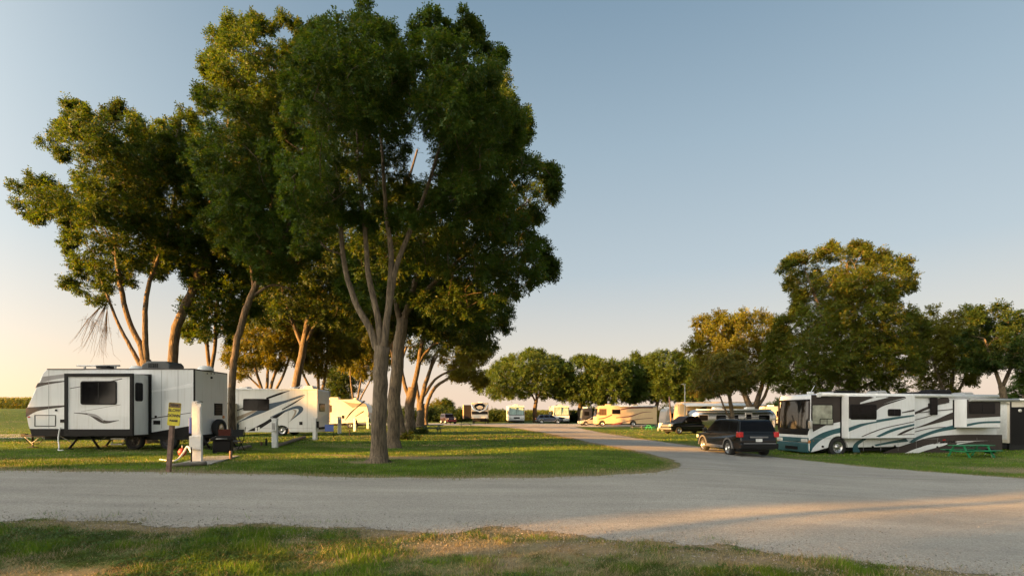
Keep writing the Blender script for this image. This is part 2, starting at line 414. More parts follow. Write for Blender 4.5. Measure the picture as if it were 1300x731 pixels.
sd = bpy.data.lights.new('sun', 'SUN'); sd.energy = 5.0; sd.angle = R(0.53); sd.color = (1.0, 0.47, 0.10)
so = bpy.data.objects.new('sun', sd); COL.objects.link(so)
so.rotation_euler = sun_dir.to_track_quat('-Z', 'Y').to_euler(); so.location = (-30, -20, 30)
cd = bpy.data.cameras.new('camera'); cam = bpy.data.objects.new('camera', cd); COL.objects.link(cam)
cam.location = (0, 0, CAMH); cam.rotation_euler = (R(90), 0, 0)
cd.sensor_width = 36; cd.lens = 18.0; cd.shift_y = (HOR - 365.5) / 1300.0; cd.clip_end = 6000; cd.clip_start = 0.05
scene.camera = cam
scene.view_settings.view_transform = 'Standard'; scene.view_settings.look = 'None'
scene.view_settings.exposure = 2.35; scene.view_settings.gamma = 1
scene.render.resolution_x = 1024; scene.render.resolution_y = 575

# ------------------------------------------------------------------ ground and roads
def W(p): return G(*p)
NEAR_EDGE = [(-14, 7.6), (-9.5, 7.4), (-6.5, 7.6)] + [W(p) for p in ((200, 671), (330, 664), (420, 669), (560, 673), (650, 669), (730, 676), (800, 684), (870, 690), (960, 697), (1060, 709), (1180, 719), (1260, 726), (1330, 740))] + [(9.5, 4.6), (18, 1.5)]
NEAR_EDGE = [(-60, 8.0)] + NEAR_EDGE + [(60, -14)]
FAR_L = [(-60, 15.2)] + [W(p) for p in ((-60, 594), (0, 597), (110, 598), (215, 600), (330, 602), (460, 605), (560, 606.5), (680, 606), (770, 603), (835, 599.5))]
J_L = W((860, 594)); J_R = W((1310, 608))
BR_L = [W(p) for p in ((860, 594), (864, 589), (853, 583), (835, 578), (800, 570.5), (760, 563), (720, 555), (690, 549), (664, 544.5), (640, 542), (600, 540))]
BR_R = [W(p) for p in ((1310, 608), (1240, 603.5), (1150, 596.5), (1070, 589.5), (1000, 582), (930, 573), (860, 563.5), (800, 555), (765, 549.5), (740, 544.5), (728, 541))]
def dist_poly(x, y, poly):
    x = np.asarray(x, float); y = np.asarray(y, float); best = np.full(x.shape, 1e9)
    for (a, b) in zip(poly[:-1], poly[1:]):
        ax, ay = a; bx, by = b; dx, dy = bx - ax, by - ay
        t = np.clip(((x - ax) * dx + (y - ay) * dy) / (dx * dx + dy * dy + 1e-9), 0, 1)
        best = np.minimum(best, np.hypot(x - ax - t * dx, y - ay - t * dy))
    return best
def in_poly(x, y, poly):
    x = np.asarray(x, float); y = np.asarray(y, float); r = np.zeros(x.shape, bool)
    for i in range(len(poly)):
        ax, ay = poly[i]; bx, by = poly[i - 1]
        c = ((ay > y) != (by > y)) & (x < (bx - ax) * (y - ay) / (by - ay + 1e-12) + ax); r ^= c
    return r
def rough(P, amp, sd_, step=0.2, lim=26):
    out = [P[0]]
    for a, b in zip(P[:-1], P[1:]):
        L = math.hypot(b[0] - a[0], b[1] - a[1]); st = step if abs(a[0]) < lim and abs(b[0]) < lim and L < 60 else 3.0
        n = max(1, int(L / st))
        for i in range(1, n + 1):
            t = i / n; x = a[0] + (b[0] - a[0]) * t; y = a[1] + (b[1] - a[1]) * t; nx_, ny_ = -(b[1] - a[1]) / L, (b[0] - a[0]) / L
            k = amp * 2 * (float(fbm(x + sd_, y + 31, 1.6)) - .5) + amp * .9 * (float(vnoise(x * 1.0 + sd_, y + 7, .33)) - .5)
            out.append((x + nx_ * k, y + ny_ * k))
    return out
S_NE, S_FL, S_BL, S_BR = NEAR_EDGE, FAR_L, BR_L, BR_R
NEAR_EDGE = rough(NEAR_EDGE, .34, 3); FAR_L = rough(FAR_L, .22, 11); BR_L = rough(BR_L, .3, 17, .5); BR_R = rough(BR_R, .3, 29, .5)
FAR_ALL = FAR_L + [J_L, J_R, (60, 8.0)]
MAIN_POLY = NEAR_EDGE + FAR_ALL[::-1]
BR_POLY = BR_L + BR_R[::-1]
FR0, FR1 = 76.0, 96.0
def on_road(x, y):
    return in_poly(x, y, MAIN_POLY) | in_poly(x, y, BR_POLY) | ((y > FR0) & (y < FR1) & (x > -26) & (x < 12))
def edge_dist(x, y):
    return np.minimum(np.minimum(dist_poly(x, y, S_NE), dist_poly(x, y, S_FL + [J_L])), np.minimum(dist_poly(x, y, S_BL), dist_poly(x, y, S_BR)))
TRUNKS = []                                             # filled below: bare worn ground round the stems
BARE = [(-3.6, 19.6, 3.2, .8), (-4.9, 17.6, .9, .5), (-7, 20.3, 1.6, .4), (22.6, 20.2, 3.6, 1.1), (0.2, 6.4, 1.7, .35), (2.6, 5.9, 1.3, .42), (-4.9, 5.2, 1.0, .4), (4.6, 5.4, .9, .3)]
def dryness(x, y):
    d = edge_dist(x, y)
    v = 0.95 * np.exp(-(d / np.where(y < 9, 0.34, 0.5)) ** 1.2)
    for (bx, by, rx, ry) in BARE:
        v = np.maximum(v, 0.95 * np.exp(-(((x - bx) / rx) ** 2 + ((y - by) / ry) ** 2) ** 1.5))
    v = v + 0.9 * (fbm(x, y, 3.1) - 0.56) + 0.5 * (vnoise(x * 0.5, y * 1.5, 1.4) - 0.5)
    v = v + np.where(y < 10, 1.2 * (fbm(x + 40, y * 1.6, .9) - .47) + 1.1 * (fbm(x, y + 60, .35) - .5) - .02, 0)
    return np.clip(v, 0, 1)
def spaced(lo, hi, d0, growth):
    a = [0.0]
    while a[-1] < hi: a.append(a[-1] + max(d0, d0 + growth * (a[-1] - 22)))
    b = [0.0]
    while b[-1] > lo: b.append(b[-1] - max(d0, d0 + growth * (-b[-1] - 22)))
    return np.array(sorted(set(b + a)))
xs = spaced(-3000, 3000, 0.28, 0.05); ys = spaced(-400, 4000, 0.28, 0.05)
XX, YY = np.meshgrid(xs, ys); ZZ = g(XX, YY)
nx, ny = len(xs), len(ys)
idx = np.arange(nx * ny).reshape(ny, nx)
Q = np.stack([idx[:-1, :-1], idx[:-1, 1:], idx[1:, 1:], idx[1:, :-1]], -1).reshape(-1, 4)
V = np.stack([XX, YY, ZZ], -1).reshape(-1, 3)
grd = npmesh('ground', V, Q, SOIL, attrs={'dry': ('FLOAT', dryness(V[:, 0], V[:, 1]))}, smooth=True)
tag(grd, kind='structure')
def strip(name, A, B, n, m, lift, jit=0.0, edges=None):
    A = np.array(A); B = np.array(B)
    def res(P):
        L = np.r_[0, np.cumsum(np.hypot(*np.diff(P, axis=0).T))]; t = np.linspace(0, L[-1], n)
        return np.stack([np.interp(t, L, P[:, 0]), np.interp(t, L, P[:, 1])], -1)
    A, B = res(A), res(B)
    if jit:
        for P, s in ((A, 1), (B, 5)):
            P[:, 1] += jit * 2 * (fbm(P[:, 0], P[:, 1] * 0 + s * 7, 1.1) - 0.5); P[:, 0] += jit * 1.5 * (fbm(P[:, 1], P[:, 0] * 0 + s * 3, 0.9) - 0.5)
    t = np.linspace(0, 1, m)[:, None, None]
    P = A[None] * (1 - t) + B[None] * t
    Z = g(P[..., 0], P[..., 1]) + lift
    Vv = np.concatenate([P, Z[..., None]], -1).reshape(-1, 3)
    ii = np.arange(n * m).reshape(m, n)
    q = np.stack([ii[:-1, :-1], ii[:-1, 1:], ii[1:, 1:], ii[1:, :-1]], -1).reshape(-1, 4)
    ed = np.full(len(Vv), 1.0)
    for E_ in (edges or []): ed = np.minimum(ed, dist_poly(Vv[:, 0], Vv[:, 1], E_))
    o = npmesh(name, Vv, q, GRAVEL, smooth=True, attrs={'edge': ('FLOAT', ed / .42)}); return tag(o, kind='structure')
strip('main_road', NEAR_EDGE, FAR_ALL, 1100, 60, 0.006, 0, [NEAR_EDGE, FAR_L])
strip('side_road', BR_L, BR_R, 400, 60, 0.010, 0, [BR_L, BR_R])
strip('far_road', [(-26, FR0), (12, FR0)], [(-70, FR1), (60, FR1)], 120, 20, 0.014, 0.3)
strip('field_track', [W((-80, 558)), W((0, 556.5)), W((30, 556)), W((110, 556))], [W((-80, 550)), W((0, 551)), W((30, 551)), W((110, 551.5))], 60, 12, 0.010, 0.15)

# grass blades -------------------------------------------------------------
def blades(name, X, Y, hmin, hmax, wid, label_kind='stuff', lean=0.5, olive=False, dryv=None, lift=0.0):
    n = len(X); Z = g(X, Y) + lift
    dr = dryness(X, Y) if dryv is None else dryv
    a = rng.random(n) * 2 * np.pi; h = hmin + (hmax - hmin) * rng.random(n) ** 1.5
    h = h * (1 - 0.55 * dr) * (0.6 + 0.8 * vnoise(X, Y, 0.35))
    w = wid * (0.6 + 0.8 * rng.random(n)); la = rng.random(n) * 2 * np.pi; lm = lean * h * rng.random(n)
    b0 = np.stack([X - np.cos(a) * w / 2, Y - np.sin(a) * w / 2, Z - 0.003], -1)
    b1 = np.stack([X + np.cos(a) * w / 2, Y + np.sin(a) * w / 2, Z - 0.003], -1)
    tp = np.stack([X + np.cos(la) * lm, Y + np.sin(la) * lm, Z + h], -1)
    Vv = np.stack([b0, b1, tp], 1).reshape(-1, 3); q = np.arange(3 * n).reshape(-1, 3)
    gr = np.array([0.068, 0.142, 0.009]); g2 = np.array([0.145, 0.205, 0.014]); st = np.array([0.34, 0.27, 0.14])
    k = rng.random(n)[:, None]; base = gr * (1 - k) + g2 * k
    if not olive: base = base * (0.55 + 0.85 * vnoise(X + 9, Y * 1.3, .8))[:, None]
    if olive:
        q2 = vnoise(X + 9, Y, .30)[:, None]; q3 = vnoise(X + 3, Y + 5, .09)[:, None]
        base = base * (0.45 + 0.9 * q2) * (0.7 + 0.6 * q3); base = base * (1 - .4 * (q2 < .45)) + np.array([.05, .055, .02]) * .6 * (q2 < .5)
        h = h * (0.35 + 1.3 * q2[:, 0]) ; tp = np.stack([X + np.cos(la) * lm, Y + np.sin(la) * lm, Z + h], -1); Vv = np.stack([b0, b1, tp], 1).reshape(-1, 3)
    base = base * (0.75 + 0.5 * vnoise(X, Y, 2.2))[:, None]
    isd = (rng.random(n) < np.clip(dr * 1.25 + 0.06, 0, 1))[:, None]
    c = np.where(isd, st * (0.6 + 0.6 * rng.random(n))[:, None], base)
    c = np.repeat(np.concatenate([c, np.ones((n, 1))], 1), 3, 0)
    o = npmesh(name, Vv, q, BLADE, attrs={'tint': ('FLOAT_COLOR', c)})
    return tag(o, kind='stuff')
def scatter(n, y0, y1, p=1.0, xm=1.12):
    Y = y0 + (y1 - y0) * rng.random(n) ** p; X = (rng.random(n) * 2 - 1) * (Y * xm + 0.4); return X, Y
# verge in front of the camera
X, Y = scatter(420000, 3.9, 8.4)
X = X * 1.05
keep = ~in_poly(X, Y, MAIN_POLY)
thin = fbm(X, Y, 1.1)
dr = dryness(X, Y)
de_ = dist_poly(X, Y, NEAR_EDGE)
keep |= (de_ < 0.55) & (rng.random(len(X)) < 0.8 * np.exp(-de_ / .16) * np.clip((vnoise(X, Y, .22) - .45) * 5, 0, 1))
keep &= rng.random(len(X)) < np.clip(1.2 - 1.2 * dr + (thin - 0.5) * 1.2 + (vnoise(X, Y, .13) - .5) * 1.4, 0.30, 1)
vb = blades('verge_grass', X[keep], Y[keep], 0.015, 0.075, 0.0075, lean=1.5, olive=True)
vb['label'] = 'patchy green and dry grass along the near edge of the gravel road'; vb['category'] = 'grass'
# broad clover-like leaves in the same verge
def clover():
    X, Y = scatter(90000, 4.0, 7.6); X = X * 1.05
    f = fbm(X, Y, 0.8); k = (~in_poly(X, Y, MAIN_POLY)) & (f > 0.50) & (dryness(X, Y) < 0.5)
    X, Y = X[k], Y[k]; n = len(X)
    Z = g(X, Y) + 0.01 + 0.05 * rng.random(n) * np.clip((f[k] - 0.48) * 6, 0, 1)
    a = rng.random(n) * 6.28; s = 0.007 + 0.010 * rng.random(n)
    u = np.stack([np.cos(a), np.sin(a), 0.5 * (rng.random(n) - 0.5)], -1) * s[:, None]
    v = np.stack([-np.sin(a), np.cos(a), 0.9 * (rng.random(n) - 0.3)], -1) * s[:, None]
    c = np.stack([X, Y, Z], -1)
    Vv = np.stack([c - u, c - v * .8, c + u, c + v * .8], 1).reshape(-1, 3)
    col = np.array([0.06, 0.125, 0.022]) * (0.6 + 0.8 * rng.random(n))[:, None]
    col = np.repeat(np.concatenate([col, np.ones((n, 1))], 1), 4, 0)
    o = npmesh('clover', Vv, np.arange(4 * n).reshape(-1, 4), BLADE, attrs={'tint': ('FLOAT_COLOR', col)})
    tag(o, 'low clover and weeds growing in clumps in the near verge', 'clover', kind='stuff')
clover()
# loose stones spilling over the road edge
def stones(n):
    X, Y = scatter(n, 5.0, 10.0); X *= 1.05
    d = dist_poly(X, Y, NEAR_EDGE); k = (rng.random(n) < np.exp(-d / 0.4) + 0.02); X, Y = X[k], Y[k]; n = len(X)
    s = 0.004 + 0.012 * rng.random(n) ** 3
    base = np.array([(1, 0, 0), (-.5, .87, 0), (-.5, -.87, 0), (0, 0, 1.0)])
    a = rng.random(n) * 6.28; ca, sa = np.cos(a)[:, None], np.sin(a)[:, None]
    P = np.stack([base[None, :, 0] * ca - base[None, :, 1] * sa, base[None, :, 0] * sa + base[None, :, 1] * ca, np.repeat(base[None, :, 2], n, 0)], -1) * s[:, None, None]
    P += np.stack([X, Y, g(X, Y) + 0.006], -1)[:, None]
    fi = np.array([(0, 1, 3), (1, 2, 3), (2, 0, 3)])
    q = (np.arange(n)[:, None, None] * 4 + fi[None]).reshape(-1, 3)
    c = np.array([0.30, 0.27, 0.23]) * (0.5 + 0.9 * rng.random(n))[:, None]
    c = np.repeat(np.concatenate([c, np.ones((n, 1))], 1), 4, 0)
    o = npmesh('loose_stones', P.reshape(-1, 3), q, BLADE, attrs={'tint': ('FLOAT_COLOR', c)})
    tag(o, 'loose grey stones scattered on the gravel along the near verge', 'stones', kind='stuff')
stones(90000)
# lawns
def lawn(n, y0, y1, hm, w, name, label):
    X, Y = scatter(n, y0, y1, 1.3)
    k = ~on_road(X, Y); dr = dryness(X, Y); k &= rng.random(n) < (1.1 - dr)
    o = blades(name, X[k], Y[k], hm * 0.4, hm, w, dryv=dr[k]); o['label'] = label; o['category'] = 'grass'
lawn(330000, 12.4, 27, 0.07, 0.013, 'lawn_grass', 'mown grass of the near lawn between the road and the first trailers')
lawn(170000, 27, 72, 0.09, 0.035, 'far_lawn_grass', 'mown grass of the far lawns under and beyond the tree row')
X, Y = scatter(60000, 11.5, 24); k = (dist_poly(X, Y, FAR_L + [J_L]) < 0.45) | (dist_poly(X, Y, BR_R) < 0.4)
o = blades('lawn_edge_grass', X[k], Y[k], 0.03, 0.12, 0.012, dryv=np.clip(rng.random(k.sum()) * 1.1, 0, 1)); o['label'] = 'dry straw coloured fringe where the lawns meet the gravel road'; o['category'] = 'grass'

# ------------------------------------------------------------------ trees
def leaves(C, rad, nsp, leaf, K=8, droop=0.35, flat=0.75):
    """C (n,3) clump centres, rad (n,), nsp sprays per clump -> quads of pinnate leaflets"""
    n = len(C); S = n * nsp
    c = np.repeat(C, nsp, 0); r = np.repeat(rad, nsp)
    NS = 7                                              # tufts inside each clump
    td = rng.normal(size=(n, NS, 3)); td /= np.linalg.norm(td, axis=2)[:, :, None]; td *= (0.45 + 0.5 * rng.random((n, NS)))[:, :, None]
    ti = (np.arange(S) % nsp) % NS; tc = td[np.repeat(np.arange(n), nsp), ti]
    d = tc + rng.normal(size=(S, 3)) * 0.21
    o = c + d * r[:, None] * np.array([1, 1, flat])
    d = (d + rng.normal(size=(S, 3)) * 0.3); d /= np.linalg.norm(d, axis=1)[:, None]
    ax = d * 0.9 + rng.normal(size=(S, 3)) * 0.45; ax[:, 2] -= droop; ax /= np.linalg.norm(ax, axis=1)[:, None]
    up = np.array([0, 0, 1.0]) + rng.normal(size=(S, 3)) * 0.45
    sd_ = np.cross(ax, up); sd_ /= np.linalg.norm(sd_, axis=1)[:, None] + 1e-9
    nm = np.cross(sd_, ax)
    L = leaf * 2.6 * (0.7 + 0.6 * rng.random(S)); out = []
    for j in range(K):
        t = (j + 0.5) / K; s = -1 if j % 2 else 1
        b = o + ax * (L * t)[:, None]
        la = sd_ * s * 0.8 + ax * 0.55 + rng.normal(size=(S, 3)) * 0.22; la[:, 2] -= 0.2
        la /= np.linalg.norm(la, axis=1)[:, None]
        ll = leaf * (0.75 + 0.5 * rng.random(S)); nn = nm + rng.normal(size=(S, 3)) * 0.35
        wv = np.cross(la, nn); wv /= np.linalg.norm(wv, axis=1)[:, None] + 1e-9
        wv *= (ll * 0.25)[:, None]; la = la * ll[:, None]
        out.append(np.stack([b, b + la * 0.45 + wv, b + la, b + la * 0.45 - wv], 1))
    return np.concatenate(out, 0).reshape(-1, 3)
def area(P):
    return 0.5 * abs(sum(P[i - 1][0] * P[i][1] - P[i][0] * P[i - 1][1] for i in range(len(P))))
def tree(label, basepx, d, limbs, crown, rc=0.75, dens=1.5, nsp=48, leaf=0.12, lm=LEAF, bm=BARK, depth=None, group=None, name='tree',
         seed=None, K=8, twig=0.018, holes=(), z0=None, extra=None, cat='tree', flat=0.8, droop=0.12, dead=None):
    """crown / limbs given as outline points in the photograph, set at real distance d; the crown gets real depth"""
    rs = np.random.default_rng(seed if seed is not None else int(basepx[0] * 7 + d))
    def P(px, py, dy=0.0):
        return np.array([(px - CX) / F * d, d, CAMH + (HOR - py) / F * d]) + np.array([(px - CX) / F * dy, dy, (HOR - py) / F * dy * 0.0])
    bx = (basepx[0] - CX) / F * d; by = d; bz = gz(bx, by)
    root = empty(name, (bx, by, bz), 0, label, cat, group)
    o0 = np.array([bx, by, bz])
    C = [(P(*q)[0] - bx, P(*q)[2] - bz) for q in crown]
    gx_ = sum(c[0] for c in C) / len(C); gz_ = sum(c[1] for c in C) / len(C); C = [(gx_ + (c[0] - gx_) * .94, gz_ + (c[1] - gz_) * .95) for c in C]
    H_ = [[(P(*q)[0] - bx, P(*q)[2] - bz) for q in h] for h in holes]
    xs_ = [c[0] for c in C]; zs_ = [c[1] for c in C]
    closed = C + [C[0]]
    hw = depth if depth else 0.42 * (max(xs_) - min(xs_))
    nT = int(dens * 1.1 * area(C) / (rc * rc)); cand = []
    # candidate points inside outline
    M = nT * 30
    cx = rs.uniform(min(xs_), max(xs_), M); cz = rs.uniform(min(zs_), max(zs_), M)
    ins = in_poly(cx, cz, C)
    for h in H_: ins &= ~in_poly(cx, cz, h)
    cx, cz = cx[ins], cz[ins]
    e = dist_poly(cx, cz, closed); k = e > rc * 0.22 + 0.05; cx, cz, e = cx[k], cz[k], e[k]
    emax = max(e.max(), 0.1); t = np.clip(e / (emax * 0.8), 0, 1)
    half = hw * np.sqrt(t * (2 - t)) + 0.2 * rc
    cy = half * np.sign(rs.random(len(cx)) - 0.5) * rs.random(len(cx)) ** 0.35
    fac = d / (d + cy); ux = (bx + cx) * fac - bx; uz = (bz + cz - CAMH) * fac + CAMH - bz      # where the clump stands against the sky
    ok = in_poly(ux, uz, C)
    for h in H_: ok &= ~in_poly(ux, uz, h)
    e2 = dist_poly(ux, uz, closed); ok &= e2 > rc * 0.2 + 0.05
    cx, cy, cz, e = cx[ok], cy[ok], cz[ok], np.minimum(e, e2)[ok]
    gp = fbm(cx + cy * .6 + bx * 3, cz - cy * .5, rc * 2.4); tt = np.clip(e / (rc * 3.0), 0, 1)
    ok = gp > 0.31 + 0.21 * (1 - tt)
    if ok.sum() > 20: cx, cy, cz, e = cx[ok], cy[ok], cz[ok], e[ok]
    pts = np.stack([cx, cy, cz], -1)
    chosen = [0]; md = np.linalg.norm(pts - pts[0], axis=1)
    for _ in range(min(nT, len(pts)) - 1):
        sel = int(np.argmax(md * (0.45 + 0.55 * rs.random(len(md))))); chosen.append(sel)
        md = np.minimum(md, np.linalg.norm(pts - pts[sel], axis=1))
    CC = pts[chosen]; rr = np.minimum(rc * rs.uniform(0.6, 1.45, len(CC)), e[chosen] * 0.95 + 0.12 * rc)
    M2 = nT * 60; ox = rs.uniform(min(xs_) - rc, max(xs_) + rc, M2); oz = rs.uniform(min(zs_), max(zs_) + rc, M2)
    out_ = ~in_poly(ox, oz, C); eo = dist_poly(ox, oz, closed); gn = fbm(ox + bx, oz, rc * 1.3)
    ko = (~in_poly(ox, oz, C)) & (eo < rc * 0.38 * np.clip((gn - .36) * 6, 0, 1)) & (oz > min(zs_) + .12 * (max(zs_) - min(zs_)))
    ox, oz = ox[ko][:int(nT * .28)], oz[ko][:int(nT * .28)]
    if len(ox):
        CC = np.vstack([CC, np.stack([ox, rs.normal(size=len(ox)) * hw * .08, oz], -1)]); rr = np.r_[rr, rc * rs.uniform(.28, .5, len(ox))]
    # trunk and limbs
    mb = MB(); nodes = []
    for li, lb in enumerate(limbs):
        q = [np.array([*(P(p[0], p[1]) - o0)]) + np.array([0, (p[3] if len(p) > 3 else 0), 0]) for p in lb]
        rad = [p[2] * (1 if li == 0 else .8) for p in lb]
        if li == 0: q[0][2] = -0.1
        n = max(6, len(q) * 4)
        cp = catmull(q, n); cr = [float(np.interp(k_, np.linspace(0, 1, len(rad)), rad)) for k_ in np.linspace(0, 1, n)]
        cp = [tuple(np.array(c) + rs.normal(size=3) * min(0.03, cr[i] * 0.07) * (i > 0)) for i, c in enumerate(cp)]
        if li == 0:
            c0, c1 = np.array(cp[0]), np.array(cp[1]); L_ = np.linalg.norm(c1 - c0); r0_ = cr[0]
            hs_ = [h_ for h_ in (.0, .12, .22, .36, .6) if h_ < L_ * .9]
            cp = [tuple(c0 + (c1 - c0) * h_ / L_) for h_ in hs_] + cp[1:]
            cr = [r0_ * {0: 1.42, .12: 1.27, .22: 1.16, .36: 1.07, .6: 1.0}[h_] for h_ in hs_] + cr[1:]
        mb.tube(cp, cr, bm, 12 if cr[0] > 0.1 else 8)
        for c, r_ in zip(cp, cr):
            if li > 0 or c[2] > 0.45 * cp[-1][2]: nodes.append((np.array(c), r_))
    NP = np.array([n_[0] for n_ in nodes]); NR = np.array([n_[1] for n_ in nodes])
    order = np.argsort([np.min(np.linalg.norm(NP - c, axis=1)) for c in CC])
    for i in order:
        c = CC[i]; dd = np.linalg.norm(NP - c, axis=1) + 1.2 * np.maximum(0, NP[:, 2] - c[2] + 0.2)
        j = int(np.argmin(dd)); s_ = NP[j]; L = np.linalg.norm(c - s_)
        if L < 0.1: continue
        r0 = min(NR[j] * 0.62, twig * (1.2 + 0.9 * L)); r0 = max(r0, twig)
        m1 = s_ + (c - s_) * 0.33 + np.array([0, 0, 0.10 * L]) + rs.normal(size=3) * 0.06 * L
        m2 = s_ + (c - s_) * 0.68 + np.array([0, 0, 0.07 * L]) + rs.normal(size=3) * 0.07 * L
        pp = [s_, m1, m2, c]; rr_ = [r0, r0 * 0.78, r0 * 0.55, twig * 0.5]
        mb.tube(pp, rr_, bm, 5, cap=False)
        NP = np.vstack([NP, m1, m2, c]); NR = np.r_[NR, rr_[1], rr_[2], rr_[3] * 1.4]
    if dead:
        for lb in dead:
            q = [P(p[0], p[1]) - o0 for p in lb]
            for k_ in range(9):
                w_ = rs.normal(size=3) * 0.27; w_[2] = -abs(w_[2]) * 0.5
                mb.tube([q[0], q[1] + w_ * 0.3, q[2] + w_, q[2] + w_ * 1.6 + np.array([0, 0, -0.25])], [0.012, 0.009, 0.006, 0.003], bm, 4, cap=False)
                q2 = q[1] + w_ * 0.5
                for _k in range(3): q3 = q2 + rs.normal(size=3) * .12; mb.tube([q3, q3 + rs.normal(size=3) * 0.2 + np.array([0, 0, -0.3])], [0.006, 0.003], bm, 4, cap=False)
    mb.build('trunk', root)
    Vv = leaves(CC, rr * 0.86, int(nsp * 1.45), leaf, K, droop, flat)
    npmesh('crown', Vv, np.arange(len(Vv)).reshape(-1, 4), lm, root)
    TRUNKS.append((bx, by))
    return root

GA = 'trees of the row on the lawn'; GL = 'trees behind the left trailer'; GB = 'grove behind the motorhomes'; GR = 'trees on the right'; GM = 'trees along the far road'
tree('tallest tree with forked grey trunk nearest the road on the lawn', (480, 587), 17.6,
     [[(480, 588, .36), (480, 560, .27), (483, 500, .25), (485, 440, .25)],
      [(482, 452, .17), (470, 418, .15), (452, 385, .13), (438, 340, .11), (433, 290, .09), (430, 230, .06), (415, 150, .04)],
      [(484, 445, .16), (480, 405, .14), (468, 350, .12), (464, 300, .10), (456, 220, .07), (452, 150, .04)],
      [(487, 445, .17), (493, 390, .14), (497, 325, .12), (490, 270, .09), (485, 190, .06), (480, 130, .035)],
      [(491, 410, .13), (503, 340, .11), (518, 300, .10), (540, 245, .08), (560, 180, .06), (570, 120, .035)]],
     [(378, 330), (352, 262), (346, 200), (358, 120), (368, 62), (392, 28), (428, 20), (462, 14), (484, 22), (500, 56), (512, 78), (524, 52), (545, 26), (562, 42), (584, 40), (604, 36), (612, 60), (636, 66), (646, 84), (632, 108), (650, 132), (660, 160), (655, 200), (640, 255), (600, 290), (560, 262), (530, 290), (510, 262), (480, 300), (450, 268), (420, 300), (405, 352), (392, 368)],
     rc=0.58, dens=1.9, nsp=74, leaf=0.088, group=GA, depth=3.6, holes=[[(512, 172), (556, 152), (560, 205), (540, 232), (508, 245)], [(430, 285), (452, 270), (460, 320), (436, 330)]])
tree('second tree of the lawn row, thick straight trunk just behind the tallest tree', (499, 570), 25.0,
     [[(499, 571, .40), (499, 545, .31), (503, 480, .30), (511, 405, .27)],
      [(510, 415, .2), (525, 365, .17), (541, 300, .13), (556, 240, .1), (590, 170, .06)],
      [(509, 420, .18), (500, 350, .14), (508, 270, .1), (530, 190, .06)],
      [(512, 400, .17), (550, 360, .13), (595, 320, .1), (640, 280, .06), (672, 255, .04)]],
     [(575, 255), (582, 190), (590, 130), (612, 96), (650, 96), (668, 130), (664, 170), (682, 195), (704, 222), (706, 248), (682, 272), (672, 300), (696, 322), (704, 352), (688, 378), (652, 388), (636, 415), (590, 425), (545, 420), (520, 395), (495, 385), (462, 405), (436, 380), (440, 320), (470, 270), (500, 240)],
     rc=0.75, dens=1.9, nsp=58, leaf=0.12, group=GA, depth=4.5, lm=LEAF)
tree('third tree of the lawn row with a thin leaning trunk and weeds at its foot', (513, 559), 33.5,
     [[(513, 560, .30), (509, 535, .24), (503, 500, .22), (500, 450, .2), (497, 400, .15)],
      [(501, 455, .15), (485, 415, .12), (462, 380, .08)], [(500, 440, .15), (520, 390, .1), (540, 360, .07)]],
     [(430, 395), (440, 335), (480, 300), (540, 310), (580, 345), (596, 400), (565, 436), (530, 428), (492, 446), (455, 440)],
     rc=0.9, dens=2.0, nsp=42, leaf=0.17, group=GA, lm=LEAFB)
tree('fourth tree of the lawn row, sunlit trunk splitting low into several limbs', (521, 551), 43,
     [[(522, 552, .52), (521, 535, .42), (520, 515, .42), (525, 492, .38)],
      [(524, 498, .28), (531, 465, .25), (536, 430, .2), (541, 400, .12)], [(521, 510, .24), (513, 485, .2), (510, 462, .15), (516, 440, .1)],
      [(528, 480, .2), (535, 455, .15), (552, 435, .12), (565, 420, .08)]],
     [(500, 420), (520, 385), (560, 370), (610, 372), (652, 385), (656, 402), (632, 420), (628, 438), (598, 448), (560, 440), (530, 446), (508, 442)],
     rc=1.0, dens=1.7, nsp=42, leaf=0.2, group=GA, lm=LEAFB)
tree('fifth tree of the lawn row with an orange sunlit forked trunk', (533, 542), 64,
     [[(533, 543, .62), (534, 530, .5), (534, 512, .5)], [(533, 515, .35), (530, 500, .3), (528, 480, .2)], [(534, 512, .4), (541, 485, .33), (548, 465, .25), (556, 450, .15)],
      [(538, 502, .28), (552, 482, .2), (568, 472, .15), (578, 468, .1)], [(546, 470, .25), (552, 450, .2), (570, 436, .12)]],
     [(522, 440), (545, 425), (580, 420), (618, 425), (626, 448), (615, 462), (600, 455), (575, 466), (550, 458), (530, 462)],
     rc=1.2, dens=1.8, nsp=36, leaf=0.26, group=GA, lm=LEAFY)
tree('farthest tree of the lawn row leaning right behind the picnic table', (541, 540), 76,
     [[(541, 541, .35), (540, 528, .3), (543, 510, .28), (552, 492, .25), (567, 481, .2), (580, 472, .12)]],
     [(566, 466), (590, 452), (618, 450), (622, 470), (612, 484), (602, 496), (592, 486), (572, 482)],
     rc=1.1, dens=1.6, nsp=34, leaf=0.28, group=GA, lm=LEAFY)
